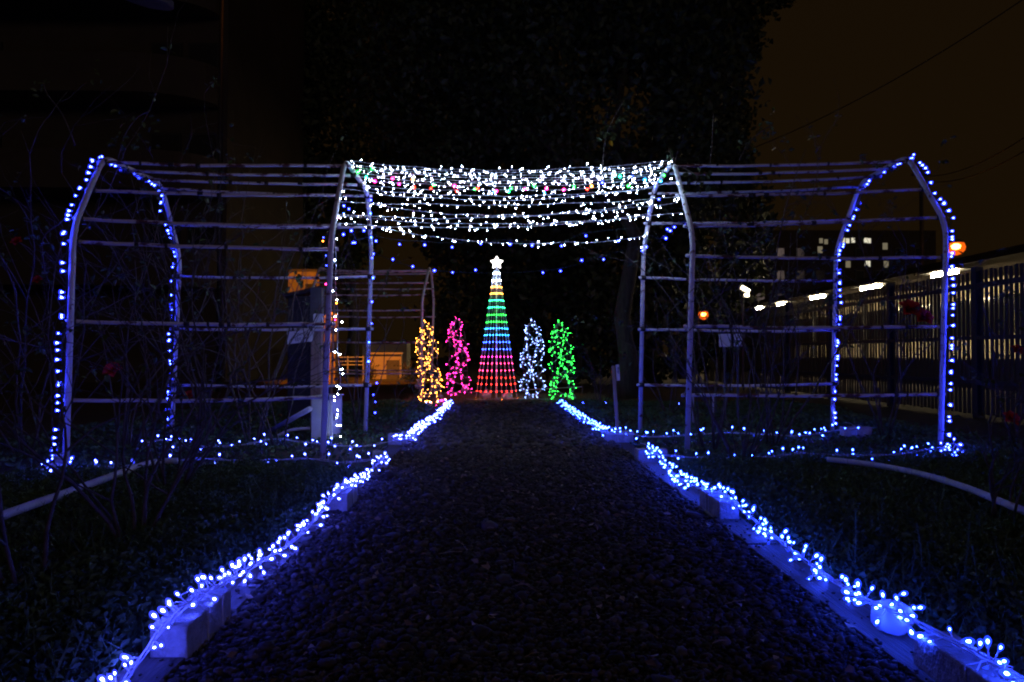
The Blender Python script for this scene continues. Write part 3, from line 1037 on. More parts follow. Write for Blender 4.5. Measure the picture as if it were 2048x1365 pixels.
# ------------------------------------------------------------------ edging boards, blocks, bags, pipes
def board(x0, x1, y0, y1, label):
    mb = MB().box(((x0 + x1) / 2, (y0 + y1) / 2, 0.004), (x1 - x0, y1 - y0, 0.028), Matrix.Rotation(random.gauss(0, 0.004), 3, 'Z'))
    o = mb.build('edging_board', M['plank'], None, bevel=0.004)
    return tag(o, label, 'board', 'timber edging boards')


board(-0.945, -0.822, 1.35, 3.10, 'timber edging board under the nearest left lights')
board(-0.955, -0.835, 3.12, 4.95, 'timber edging board running back along the left side of the path')
board(1.012, 1.155, 1.35, 2.92, 'timber edging board under the plastic bag on the right')
board(1.008, 1.145, 2.94, 5.15, 'timber edging board behind the second right block')

BLK = MB().box((0, 0, 0.05), (0.098, 0.30, 0.10))
blk_me = BLK.mesh('concrete_block', M['concrete'])


def block(label, x, y, rz=0.0, z=0.0, tie=True, s=1.0, ties=(0.02,)):
    o = link('concrete_block', blk_me, None, (x, y, z))
    o.rotation_euler = (0, 0, rz)
    o.scale = (1, s, 1)
    b = o.modifiers.new('bevel', 'BEVEL')
    b.width = 0.006
    b.segments = 2
    tag(o, label, 'concrete block', 'concrete blocks weighing down the lights')
    if tie:
        for ty in ties:
            mb = MB()
            h, w = 0.102, 0.051
            loop = [(-w, ty, 0.004), (-w, ty + 0.004, h), (0, ty, h + 0.012), (w, ty - 0.004, h), (w, ty, 0.004)]
            mb.tube([Vector(p) for p in loop], 0.0016, 4)
            mb.tube([(0, ty, h + 0.012), (0.02, ty + 0.03, h + 0.03), (0.05, ty + 0.07, h + 0.035)], 0.0016, 4)
            mb.tube([(0, ty, h + 0.012), (-0.03, ty - 0.02, h + 0.02), (-0.06, ty - 0.05, h + 0.012)], 0.0016, 4)
            link('cable_tie', mb.mesh('cable_tie', M['wire']), o)
    return o


block('nearest concrete block on the left edge of the path', -0.866, 2.005, 0.0, ties=(-0.02, 0.08))
q = G(672, 1025)
block('second concrete block along the left edge of the path', q.x + 0.01, q.y + 0.12, 0.03)
q = G(757, 938)
block('concrete block at the left near corner of the trellis crossing', q.x, q.y + 0.08, 0.25, s=0.8)
q = G(806, 891)
block('concrete block at the left far corner of the trellis crossing', q.x, q.y + 0.06, math.pi / 2 - 0.06, s=0.9)
block('nearest concrete block on the right edge of the path beside the plastic bag', 1.092, 1.645, 0.0, ties=(-0.06,))
q = G(1437, 1046)
block('second concrete block along the right edge of the path', q.x + 0.047, q.y + 0.15, 0.04, ties=(0.0, 0.05))
q = G(1300, 927)
block('concrete block at the right near corner of the trellis crossing', q.x + 0.02, q.y + 0.06, math.pi / 2 + 0.1, s=0.75)
q = G(1240, 886)
block('concrete block at the right far corner of the trellis crossing', q.x, q.y + 0.06, math.pi / 2 + 0.03, s=0.85)
q = G(108, 946)
block('concrete block at the foot of the outer left arch', q.x, q.y + 0.06, 0.5, s=0.8)
q = G(1712, 876)
block('concrete block beside the far foot of the outer right arch', q.x + 0.03, q.y + 0.06, math.pi / 2, s=0.9)


def bag(label, p, r, z, squash=0.95, knots=True, tail=(0.02, 0, 0.05)):
    """gathered thin plastic bag tied round a plug"""
    t = thing('plastic_bag', label, 'plastic bag', (p.x, p.y, z))
    mb = MB()
    n = 22
    prof = [(0.25, -0.88), (0.62, -0.72), (0.95, -0.35), (1.0, 0.0), (0.93, 0.35), (0.74, 0.62), (0.45, 0.80), (0.12, 0.86)] if not knots else [(0.25, -0.88), (0.62, -0.70), (0.92, -0.32), (1.0, 0.05), (0.88, 0.42), (0.58, 0.72), (0.22, 0.90), (0.16, 0.98), (0.30, 1.10), (0.36, 1.18)]
    base = 0
    for k, (rr, zz) in enumerate(prof):
        for j in range(n):
            an = 2 * math.pi * j / n
            pl = 1 + (0.07 + 0.12 * max(zz, 0)) * math.sin(an * 7 + 1.3 * math.sin(k)) + (0.05 if knots else 0.10) * math.sin(an * 3 + k * (1 if knots else 0.4)) + random.gauss(0, 0.035)
            mb.v.append(Vector((math.cos(an) * rr * pl, math.sin(an) * rr * pl, zz * squash)) * r + Vector((p.x, p.y, z)) + (Vector(tail) * max(0, zz - 0.9) * 1.5))
    for k in range(len(prof) - 1):
        for j in range(n):
            a, b = k * n + j, k * n + (j + 1) % n
            mb.f.append([a, b, b + n, a + n])
    mb.f.append(list(reversed(range(n))))
    mb.build('bag', M['bag'], t, True)
    kz = Vector((p.x, p.y, z + 0.96 * squash * r))
    if knots:
        MB().lathe([(0.19 * r, -0.05 * r), (0.21 * r, 0), (0.19 * r, 0.05 * r)], kz, 10).build('tie', M['wire'], t)
    return t


q = P(1785, 1250, 2.0)
fb = bag('crumpled white plastic bag glowing beside the nearest right block', q, 0.055, 0.058, knots=False)
q = P(930, 777, 13.1)
lb = MB()
c2 = q + Vector((0.030, 0.02, 0.052))
n = 18
for k, (rr, zz) in enumerate(((0.2, -0.95), (0.7, -0.7), (1.0, -0.1), (0.95, 0.35), (0.6, 0.8), (0.15, 1.0))):
    for j in range(n):
        an = 2 * math.pi * j / n
        pl_ = 1 + 0.08 * math.sin(an * 5 + k) + random.gauss(0, 0.04)
        lb.v.append(c2 + Vector((math.cos(an) * rr * pl_ * 0.036, math.sin(an) * rr * pl_ * 0.026, zz * 0.024)))
for k in range(5):
    for j in range(n):
        a_, b_ = k * n + j, k * n + (j + 1) % n
        lb.f.append([a_, b_, b_ + n, a_ + n])
lb.f.append(list(reversed(range(n))))
lb.f.append([5 * n + j for j in range(n)])
lb.build('bag_ear', M['bag'], fb, True)
MB().tube(smooth_path([q + Vector((-0.05, -0.02, 0.01)), q + Vector((-0.02, -0.03, 0.045)), q + Vector((0.03, -0.03, 0.05)), q + Vector((0.06, 0.0, 0.02))], 0.01), 0.003, 5).build('cable', M['wire'], fb)
q = P(930, 777, 13.1)
bag('pale bag tied to the foot of the pink cone', q, 0.065, q.z - 0.02)
q = G(972, 800)
bag('pink lit bag on the ground at the left of the rainbow cone base', q, 0.085, 0.075)
q = G(1015, 802)
bag('long pink lit bag on the ground at the right of the rainbow cone base', q, 0.085, 0.075, tail=(0.12, 0, -0.06))
q = G(1143, 803)
bag('green lit bag at the foot of the green cone', q, 0.075, 0.07)
q = P(836, 772, 12.7)
bag('pale bag hanging from the near post of the distant trellis', q, 0.06, q.z, tail=(0.0, 0, 0.12))
q = G(880, 801)
bag('pinkish bag lying between the amber cone and the blue lights', q, 0.06, 0.055)

# low pipe borders of the flower beds
pl = [G(-160, 1105, 0.085), G(0, 1034, 0.085), G(150, 980, 0.085), G(270, 936, 0.085), G(312, 925, 0.085), G(356, 922, 0.085)]
o = MB().tube(smooth_path(pl, 0.06), 0.021, 10).build('border_pipe', M['pvc'], None, True)
tag(o, 'white low pipe bordering the left flower bed', 'pipe')
pr = [G(2230, 1085, 0.085), G(2048, 1022, 0.085), G(1930, 975, 0.085), G(1840, 948, 0.085), G(1760, 932, 0.085), G(1700, 924, 0.085), G(1655, 919, 0.085)]
o = MB().tube(smooth_path(pr, 0.06), 0.018, 10).build('border_pipe', M['pvc'], None, True)
tag(o, 'white low pipe bordering the right flower bed', 'pipe')
for k, (a, b, lab) in enumerate(((G(541, 862, 0.02), P(620, 818, 6.45), 'short grey pipe leaning up against the left cabinet'), )):
    o = MB().tube([a, b], 0.025, 10).build('leaning_pipe', M['pvc'], None, True)
    tag(o, lab, 'pipe')
o = MB().tube(smooth_path([G(556, 872, 0.03), G(585, 860, 0.05), G(640, 856, 0.05)], 0.06), 0.017, 8).build('curved_pipe', M['pvc'], None, True)
tag(o, 'curved grey pipe on the ground behind the leaning pipe', 'pipe')

# cabinet, timber post, boxes and the hanging sign on the left
cb = thing('power_cabinet', 'grey steel cabinet with its lit side coloured white at the inner left trellis post', 'cabinet', (-1.68, 6.8, 0))
MB().box((-1.68, 6.8, 0.20), (0.176, 0.48, 0.40)).build('body', M['steel'], cb, bevel=0.006)
MB().box((-1.68, 6.8, 0.41), (0.20, 0.51, 0.018)).build('lid', M['steel'], cb, bevel=0.004)
MB().box((-1.586, 6.77, 0.20), (0.010, 0.36, 0.34)).build('lit_side_panel', M['white'], cb, bevel=0.003)  # paler than the body: light on the path-facing side put into colour
MB().box((-1.578, 6.64, 0.22), (0.012, 0.018, 0.06)).build('latch', M['dsteel'], cb)
p = P(634, 700, 7.3)
tp = thing('timber_post', 'pale timber post rising behind the steel cabinet', 'post', (p.x, 7.3, 0))
zt = P(634, 655, 7.3).z
MB().box((p.x, 7.3, zt / 2), (0.105, 0.09, zt)).build('shaft', M['post_wood'], tp, bevel=0.004)
MB().box((p.x, 7.3, zt + 0.21), (0.12, 0.10, 0.40)).build('meter_board', M['dsteel'], tp, bevel=0.004)
jb = thing('junction_box', 'small pale junction box on the timber post beside the left arch post', 'box', (p.x + 0.03, 7.2, 0))
a, b = P(627, 628, 7.2), P(645, 655, 7.2)
MB().box(((a.x + b.x) / 2, 7.215, (a.z + b.z) / 2), (b.x - a.x, 0.06, a.z - b.z)).build('box', M['white'], jb, bevel=0.004)
MB().tube(smooth_path([P(645, 633, 7.19), P(652, 640, 7.15), P(656, 652, 7.1)], 0.02), 0.006, 5).build('cable', M['wire'], jb)
pnl = thing('dark_panel', 'large dark switch panel standing behind the left trellis sign', 'panel', (-3.0, 8.6, 0))
a, b = P(575, 592, 8.6), P(628, 880, 8.6)
MB().box(((a.x + b.x) / 2, 8.7, a.z / 2), (b.x - a.x, 0.18, a.z)).build('body', M['darkpaint'], pnl, bevel=0.01)
v = MB()
i = P(575, 590, 8.62)
j = P(640, 570, 8.62)
MB().box(((i.x + j.x) / 2, 8.68, i.z + 0.03), (j.x - i.x + 0.06, 0.34, 0.04), Matrix.Rotation(-0.22, 3, 'Y')).build('roof', M['darkpaint'], pnl)

# white hanging sign with two lines of hand lettering
sg = thing('hanging_sign', 'white hand lettered sign hanging from the left trellis rail', 'sign', (-2.0, 7.0, 1.0))
SY = 7.12
tl, tr, br, bl = P(574, 664, SY), P(622, 660, SY), P(622, 683, SY), P(575, 689, SY)
mb = MB()
mb.v += [tl, tr, br, bl] + [q + Vector((0, 0.006, 0)) for q in (tl, tr, br, bl)]
mb.f += [[3, 2, 1, 0], [4, 5, 6, 7], [0, 1, 5, 4], [1, 2, 6, 5], [2, 3, 7, 6], [3, 0, 4, 7]]
mb.build('board', M['white'], sg)


def on_sign(u, w):
    return tl.lerp(tr, u).lerp(bl.lerp(br, u), w) + Vector((0, -0.003, 0))


mb = MB()
GLYPH = [[((0, 0), (1, 0)), ((.5, 0), (.5, 1)), ((.1, .5), (.9, .5))], [((0, .1), (0, 1)), ((0, .1), (1, .1)), ((1, .1), (1, 1)), ((0, .55), (1, .55)), ((0, 1), (1, 1))],
         [((.2, 0), (.1, 1)), ((.6, .1), (.9, .9)), ((.1, .4), (.9, .3))], [((0, .2), (1, .2)), ((.6, 0), (.1, 1)), ((.4, .5), (.95, 1))], [((.1, 0), (.1, .8)), ((.1, .8), (.5, 1)), ((.8, .1), (.9, .6))]]
for row, (u0, u1, w0, n) in enumerate(((0.30, 0.95, 0.18, 5), (0.34, 0.92, 0.56, 4))):
    cw = (u1 - u0) / n
    for c_ in range(n):
        for (x0, y0), (x1, y1) in GLYPH[(c_ * 2 + row) % 5]:
            mb.tube([on_sign(u0 + cw * (c_ + 0.78 * x0), w0 + 0.25 * y0), on_sign(u0 + cw * (c_ + 0.78 * x1), w0 + 0.25 * y1)], 0.0021, 4)
mb.build('lettering', M['ink'], sg)
mb = MB()
for u in (0.12, 0.88):
    mb.tube([on_sign(u, 0.02), on_sign(u, -0.5)], 0.002, 4)
mb.build('hanging_string', M['wire'], sg)
wt = P(610, 674, SY)
mb = MB()
a, b = P(626, 662, SY + 0.02), P(621, 684, SY + 0.02)
sg2 = thing('paper_tag', 'narrow white paper tag hanging beside the lettered sign', 'tag', (a.x, SY, 0.9))
mb.v += [a + Vector((-0.012, 0, 0)), a + Vector((0.012, 0, 0)), b + Vector((0.016, 0, 0)), b + Vector((-0.012, 0, 0))]
mb.v += [q + Vector((0, 0.003, 0)) for q in mb.v[:4]]
mb.f += [[3, 2, 1, 0], [4, 5, 6, 7], [0, 1, 5, 4], [1, 2, 6, 5], [2, 3, 7, 6], [3, 0, 4, 7]]
mb.build('paper', M['white'], sg2)
MB().tube([a, a + Vector((0.0, 0, 0.06))], 0.002, 4).build('string', M['wire'], sg2)

# plant label stake by the path and two small plates in the right tunnel
a, b = G(1229, 872), P(1236, 733, 6.5)
stk = thing('label_stake', 'wooden plant label stake with a white top beside the far right corner', 'stake', a)
d = (b - a)
rotm = Matrix.Rotation(math.atan2(d.x, d.z), 3, 'Y')
MB().box((a + b) / 2 - d * 0.06, (0.030, 0.015, d.length * 0.9), rotm).build('shaft', M['post_wood'], stk, bevel=0.002)
c = a + d * 0.915
MB().box(c + Vector((0, -0.012, 0)), (0.030, 0.006, d.length * 0.17), rotm).build('label', M['white'], stk)
mb = MB()
for k in range(5):
    c2 = a + d * (0.985 - 0.018 * k) + Vector((0, -0.0165, 0))
    mb.box(c2, (0.017 if k % 2 else 0.012, 0.002, 0.006), rotm)
    mb.box(c2 + Vector((0.004, 0, -0.006)), (0.004, 0.002, 0.009), rotm)
mb.build('lettering', M['ink'], stk)
for k, (x0, x1, y0, y1, lab) in enumerate(((1438, 1462, 668, 694, 'left of two white plates in the right trellis bushes'), (1468, 1484, 668, 693, 'right of two white plates in the right trellis bushes'))):
    a, b = P(x0, y0, 8.6), P(x1, y1, 8.6)
    t = thing('name_plate', lab, 'plate', ((a.x + b.x) / 2, 8.6, 0), 'white plates in the bushes')
    MB().box(((a.x + b.x) / 2, 8.6, (a.z + b.z) / 2), (b.x - a.x, 0.01, a.z - b.z)).build('plate', M['white'], t)
    MB().box(((a.x + b.x) / 2, 8.62, b.z / 2 + 0.02), (0.025, 0.02, b.z + 0.04)).build('stake', M['dsteel'], t)
a = G(2035, 905)
t = thing('low_sign_frame', 'thin low frame standing in the bed behind the right trellis post', 'frame', (P(1385, 790, 8).x, 8, 0))
a, b = P(1386, 789, 8.0), P(1426, 789, 8.0)
MB().tube([(a.x, 8, 0), (a.x, 8, a.z), (b.x, 8, b.z), (b.x, 8, 0)], 0.012, 6).build('frame', M['steel'], t, True)

# pale rope across the lawn behind the cones
a, b = P(880, 787, 14.6), P(1165, 774, 14.6)
o = MB().tube([a, a.lerp(b, 0.5) - Vector((0, 0, 0.01)), b], 0.008, 5).build('boundary_rope', M['wire'])
tag(o, 'pale rope stretched low behind the light cones', 'rope')
for p, lab in ((a, 'short rope peg behind the amber cone'), (b, 'short rope peg behind the green cone')):
    o = MB().tube([(p.x, p.y, 0), (p.x, p.y, p.z + 0.03)], 0.014, 6).build('rope_peg', M['dsteel'])
    tag(o, lab, 'peg', 'rope pegs')

# ================================================================== LIGHTS
def gp(L):
    return [G(x, y, z) for x, y, z in L]


light_string('blue string lights along the near left edge of the path', gp([(205, 1410, .03), (262, 1345, .035), (300, 1290, .06), (335, 1245, .11), (385, 1203, .116), (440, 1170, .116), (480, 1150, .08), (530, 1118, .055),
             (585, 1083, .05), (625, 1045, .06), (652, 1012, .09), (668, 990, .116), (690, 976, .114), (715, 966, .06), (735, 950, .06), (750, 933, .10), (772, 914, .116)]),
             0.024, 'drop', 'led_ice', group='blue string lights edging the path', stalk=0.024, twist=3, up=0.9, pairs=0.25, smin=0.48, smax=0.95)
gr_ = light_string('blue string lights along the near right edge of the path over the plastic bag', gp([(1300, 899, .116), (1318, 913, .112), (1340, 940, .055), (1365, 962, .06), (1395, 976, .095), (1420, 985, .116), (1455, 993, .114), (1480, 1018, .08), (1530, 1058, .055),
             (1580, 1098, .05), (1640, 1143, .055), (1700, 1183, .065), (1755, 1210, .095), (1800, 1228, .105), (1850, 1253, .116), (1910, 1284, .116), (1985, 1325, .116), (2110, 1395, .116)]),
             0.024, 'drop', 'led_garland', group='blue string lights edging the path', stalk=0.024, twist=3, up=0.4, pairs=0.25, smin=0.48, smax=0.95)
bq = P(1785, 1250, 2.0)  # extra lamps in and round the bag, added to make it glow
for ox, oy, oz in ((-0.012, -0.066, 0.018), (0.034, -0.05, 0.042), (0.058, -0.02, 0.03), (-0.05, -0.03, 0.035), (0.0, 0.0, 0.012), (0.03, 0.02, 0.055)):
    put_bulb(gr_, Vector(gr_.location), Vector((bq.x + ox, bq.y + oy, 0.058 + oz)), (random.gauss(0, 1), -0.5, 0.4), 'drop', 'led_garland', 0.75)
light_string('blue string lights along the far left edge of the path by the amber cone', gp([(785, 882, .08), (822, 876, .116), (832, 862, .08), (850, 850, .05), (870, 838, .04), (885, 822, .04), (901, 806, .04)]),
             0.040, 'drop', 'led_ice', group='blue string lights edging the path', stalk=0.03, twist=3, up=0.8, pairs=0.7, smin=0.65, smax=1.0)
light_string('blue string lights along the far right edge of the path by the green cone', gp([(1120, 806, .04), (1140, 820, .04), (1160, 835, .04), (1180, 848, .04), (1195, 858, .06), (1213, 867, .11), (1265, 868, .116)]),
             0.042, 'drop', 'led_garland', group='blue string lights edging the path', stalk=0.03, twist=3, up=0.8, pairs=0.6, smin=0.65, smax=1.0)
light_string('blue string lights on the ground under the far side of the left trellis', gp([(290, 886, .05), (330, 880, .05), (365, 890, .05), (400, 893, .04), (450, 893, .04), (500, 888, .05), (545, 878, .06), (600, 884, .05), (650, 889, .04), (720, 893, .05), (785, 882, .09)]),
             0.082, 'drop', 'led_ice', group='ground string lights under the trellises', stalk=0.03, smin=0.6, smax=1.0, twist=2, up=0.8)
light_string('blue string lights on the ground under the near side of the left trellis', gp([(83, 940, .10), (108, 930, .116), (130, 932, .06), (210, 936, .05), (280, 930, .05), (400, 918, .05), (480, 922, .05), (550, 920, .05), (620, 918, .05), (690, 925, .04), (768, 916, .11)]),
             0.105, 'drop', 'led_ice', group='ground string lights under the trellises', stalk=0.03, smin=0.6, smax=1.0, twist=2, up=0.6)
light_string('blue string lights on the ground under the far side of the right trellis', gp([(1265, 868, .11), (1300, 874, .05), (1368, 871, .05), (1450, 866, .05), (1530, 869, .05), (1600, 872, .05), (1665, 862, .05), (1718, 856, .11)]),
             0.085, 'drop', 'led_garland', group='ground string lights under the trellises', stalk=0.03, smin=0.6, smax=1.0, twist=2, up=0.7)
light_string('blue string lights on the ground under the near side of the right trellis', gp([(1300, 904, .116), (1345, 912, .06), (1420, 916, .05), (1545, 914, .05), (1600, 906, .06), (1650, 910, .05), (1720, 911, .05), (1800, 908, .05), (1880, 896, .05), (1922, 906, .06)]),
             0.095, 'drop', 'led_garland', group='ground string lights under the trellises', stalk=0.03, smin=0.6, smax=1.0, twist=2, up=0.5)
# clusters wound round the ends
light_string('small clump of blue lights wound on the foot of the outer right arch', gp([(1885, 897, .05), (1900, 888, .10), (1912, 890, .08), (1900, 902, .04), (1925, 900, .03)]), 0.05, 'drop', 'led_blue', stalk=0.02, up=0.6)
light_string('small clump of blue lights wound on the foot of the outer left arch', gp([(80, 945, .05), (95, 930, .09), (118, 928, .1), (140, 938, .05)]), 0.06, 'drop', 'led_blue', stalk=0.03, up=0.6)

# strings wound round the two outer arches
def arch_string(label, A, dx, sp, mt='led_blue'):
    pts = []
    for k in range(len(A) - 1):
        for t in np.linspace(0.02, 0.98, 7):
            p = A[k].lerp(A[k + 1], float(t))
            pts.append(p + Vector((dx + random.gauss(0, 0.012), -0.03 + random.gauss(0, 0.012), random.gauss(0, 0.006))))
    return light_string(label, pts, sp, 'cone', mt, group='blue lights wound round the outer arches', stalk=0.005, wire='dwire', wr=0.003, out=(math.copysign(1, dx), -0.35, 0), jit=0.35, smin=0.85, smax=1.25, twist=2)


arch_string('blue string lights wound round the outer left trellis arch', A_LO, -0.020, 0.066)
arch_string('blue string lights wound round the outer right trellis arch', A_RO, 0.020, 0.066)

# hanging white string on the inner left post
light_string('white light string hanging down the inner left trellis post to the cabinet', [P(668, 470, 5.55), P(672, 520, 5.6), P(671, 570, 5.6), P(676, 640, 5.65), P(675, 700, 5.7), P(681, 760, 5.8), P(672, 800, 6.1), P(680, 850, 6.4), P(676, 880, 6.5)],
             0.088, 'berry', 'led_white', stalk=0.018, jit=0.4, smin=0.5, smax=0.75)
light_string('short string of coloured lamps on the inner left trellis post', [P(694, 420, 5.7), P(655, 465, 5.55), P(650, 500, 5.5), P(650, 545, 5.5), P(664, 590, 5.5), P(668, 620, 5.5), P(664, 650, 5.5)], 0.10, 'berry',
             ['led_pink', 'led_rose', 'led_deep', 'led_deep', 'led_orange', 'led_tblue'], stalk=0.012, wire='dwire', smin=0.5, smax=0.8)
# blue lights down the far inner left post, blue wound on the far right inner arch
light_string('sparse blue lights down the far inner left trellis post', [P(738, 395, 6.9), P(741, 470, 7.05), P(744, 510, 7.05), P(743, 580, 7.1), P(740, 640, 7.1), P(738, 700, 7.1), P(735, 760, 7.1)], 0.21, 'globe', ['led_deep', 'led_tblue'],
             stalk=0.02, wire='dwire', out=(0.3, -1, 0), jit=0.4, smin=0.6, smax=0.9)
light_string('blue lights hanging in the dark beside the far inner left post', [P(747, 762, 8.4), P(751, 795, 8.4), P(753, 815, 8.4), P(757, 860, 8.4)], 0.13, 'globe', ['led_deep'], stalk=0.02, wire='dwire', smin=0.5, smax=0.85)
light_string('white and blue lights down the far inner right trellis post', [P(1310, 372, 6.8), P(1300, 420, 6.95), P(1290, 470, 7.1), P(1284, 500, 7.2)], 0.10, 'berry', ['led_white', 'led_cold', 'led_blue'], stalk=0.016, out=(-0.4, -1, 0), jit=0.5, smin=0.5, smax=0.75)

# overhead curtain of white strands across the crossing
# (left py, sag py, right py, left px, right px, depth left, depth right)
STR = [(322, 341, 321, 700, 1342, 5.95, 5.95), (329, 346, 328, 702, 1340, 6.0, 6.05), (334, 352, 334, 705, 1334, 6.1, 6.15), (340, 357, 340, 708, 1330, 6.2, 6.25),
       (346, 362, 346, 714, 1325, 6.35, 6.35), (353, 367, 352, 719, 1322, 6.5, 6.5), (361, 373, 358, 723, 1318, 6.6, 6.6), (371, 381, 366, 728, 1313, 6.75, 6.75),
       (376, 402, 364, 680, 1360, 5.75, 6.0), (379, 392, 376, 733, 1308, 6.9, 6.9), (404, 411, 394, 675, 1362, 5.7, 5.95), (407, 431, 402, 737, 1304, 6.95, 6.95),
       (429, 436, 404, 672, 1361, 5.65, 5.9), (432, 449, 425, 670, 1368, 5.6, 5.9), (446, 460, 430, 668, 1300, 5.6, 7.0), (452, 485, 472, 741, 1296, 7.0, 7.05)]
ORD = ['topmost', 'second from the top', 'third from the top', 'fourth from the top', 'fifth from the top', 'sixth from the top', 'seventh from the top', 'eighth from the top', 'ninth from the top', 'tenth from the top',
       'eleventh from the top', 'fifth from the bottom', 'fourth from the bottom', 'third from the bottom', 'second from the bottom', 'lowest drooping']
for k, (l, m_, r, xl, xr, yl, yr) in enumerate(STR):
    a, b = P(xl, l, yl), P(xr, r, yr)
    cpx = 1000 + random.uniform(-40, 40)
    mid = P(cpx, m_, (yl + yr) / 2)
    t0 = (mid.x - a.x) / (b.x - a.x)
    sag = (a.lerp(b, t0).z - mid.z) / (4 * t0 * (1 - t0))
    pts = []
    for i in range(15):
        t = i / 14
        q = a.lerp(b, t)
        pts.append(q + Vector((0, random.gauss(0, 0.01), -sag * 4 * t * (1 - t) + random.gauss(0, 0.004))))
    light_string(f'{ORD[k]} white light strand of the curtain over the path', pts, 0.070 if k < 8 else 0.082, 'berry', 'led_white', group='white light strands over the path', stalk=0.022, up=-0.4, smin=0.22, smax=0.56, pairs=0.18)
# coloured strings mixed into the upper strands
MIX = ['led_green', 'led_green', 'led_red', 'led_cyan', 'led_pink', 'led_amber', 'led_deep', 'led_aqua']
for k, (l, m_, r, xl, xr, yl, yr, lab) in enumerate(((338, 374, 345, 712, 1335, 6.2, 6.3, 'upper string of mixed coloured lamps among the white strands'), (350, 383, 352, 722, 1330, 6.45, 6.5, 'lower string of mixed coloured lamps among the white strands'))):
    a, b, mid = P(xl, l, yl - 0.1), P(xr, r, yr - 0.1), P(1010, m_, (yl + yr) / 2 - 0.1)
    pts = [a, a.lerp(mid, 0.5) - Vector((0, 0, 0.03)), mid, mid.lerp(b, 0.5) - Vector((0, 0, 0.03)), b]
    light_string(lab, pts, 0.17, 'berry', MIX, group='mixed coloured strings over the path', stalk=0.02, wire='dwire', up=-0.3, smin=1.1, smax=1.6)
# sparse blue strings drooping beneath, each lamp where the photograph has it
def lamp_line(label, pts, wpts, kind='globe', s=(0.8, 1.1), m='led_deep', group='sparse blue strings over the path'):
    path = smooth_path(wpts, 0.06)
    o0 = path[0].copy()
    root = thing('light_string', label, 'string lights', o0, group)
    mb = MB().tube(path, 0.003, 4)
    for p in pts:
        n = min(path, key=lambda q: (q - p).length)
        mb.tube([n, p], 0.002, 4, cap=False)
    mb.build('wire', M['dwire'], root)
    for p in pts:
        put_bulb(root, o0, p, (random.gauss(0, .3), -0.6, random.gauss(-0.6, .3)), kind, m, random.uniform(*s))
    return root


Ya = 7.3
lamp_line('upper drooping string of deep blue lamps under the white curtain', [P(x, y, Ya) for x, y in ((708, 484), (798, 487), (848, 489), (906, 493), (961, 486), (1019, 486), (1065, 489), (1124, 492), (1172, 470), (1236, 480))],
          [P(700, 458, Ya), P(780, 478, Ya), P(848, 483, Ya), P(906, 486, Ya), P(1000, 481, Ya), P(1065, 484, Ya), P(1124, 485, Ya), P(1172, 466, Ya), P(1290, 455, Ya)])
Yb = 8.2
lamp_line('lower drooping string of deep blue lamps just above the lit star', [P(x, y, Yb) for x, y in ((745, 508), (787, 517), (826, 532), (868, 539), (907, 545), (952, 538), (1085, 545), (1121, 541), (1163, 519), (1206, 517))],
          [P(735, 500, Yb), P(787, 522, Yb), P(826, 534, Yb), P(868, 541, Yb), P(930, 545, Yb), P(1000, 546, Yb), P(1085, 542, Yb), P(1121, 537, Yb), P(1163, 527, Yb), P(1206, 513, Yb), P(1285, 490, Yb)])
lamp_line('cluster of deep blue lamps inside the inner right arch', [P(x, y, 6.4) for x, y in ((1332, 474), (1334, 456), (1339, 459), (1348, 452), (1370, 449), (1383, 466), (1318, 397), (1283, 500), (1290, 494))],
          [P(1300, 470, 6.4), P(1320, 478, 6.4), P(1336, 464, 6.4), P(1348, 447, 6.4), P(1370, 445, 6.4), P(1386, 460, 6.4)], s=(0.7, 1.0))
lamp_line('cluster of deep blue lamps inside the inner left arch', [P(x, y, 6.3) for x, y in ((703, 459), (686, 467), (706, 484), (711, 484), (698, 416), (688, 410), (730, 459), (752, 480))],
          [P(670, 455, 6.3), P(690, 464, 6.3), P(703, 456, 6.3), P(712, 480, 6.3), P(745, 470, 6.3)], s=(0.6, 0.95))
lamp_line('faint blue lamps along the ground behind the right trellis post', [P(x, y, 9.8) for x, y in ((1166, 806), (1212, 806), (1285, 807), (1358, 808), (1408, 796))],
          [P(1150, 812, 9.8), P(1212, 811, 9.8), P(1285, 812, 9.8), P(1358, 812, 9.8), P(1410, 802, 9.8)], s=(0.4, 0.6), kind='dot', m='led_blue', group=None)

# ------------------------------------------------------------------ rainbow light cone with a star
TB = P(993, 800, 12.7)
rt = thing('light_cone', 'tall cone of rainbow coloured light strands topped by a glowing star', 'light cone', (TB.x, 12.7, 0))
ROWS = [(547, 'led_white'), (562, 'led_white'), (575, 'led_amber'), (588, 'led_amber'), (602, 'led_aqua'), (616, 'led_aqua'), (631, 'led_green'), (645, 'led_green'), (658, 'led_cyan'), (671, 'led_cyan'),
        (685, 'led_tblue'), (699, 'led_tblue'), (714, 'led_pink'), (727, 'led_rose'), (741, 'led_rose'), (755, 'led_red'), (768, 'led_red'), (782, 'led_red'), (797, 'led_orange')]
ztop = P(993, 541, 12.7).z
r_bot = 41.5 / F_PX * 12.7
FR = [-1.0, -0.80, -0.53, -0.27, 0.02, 0.27, 0.52, 0.77, 1.0]
mp = MB().tube([(TB.x, 12.7, 0), (TB.x, 12.7, ztop + 0.03)], 0.014, 8)
mp.build('pole', M['wire'], rt)
for rr, zz in ((r_bot, 0.02), (0.045, ztop)):
    pts = [Vector((TB.x + rr * math.cos(a), 12.7 + rr * math.sin(a), zz)) for a in np.linspace(0, 2 * math.pi, 33)]
    MB().tube(pts, 0.006, 5, cap=False).build('ring', M['wire'], rt)
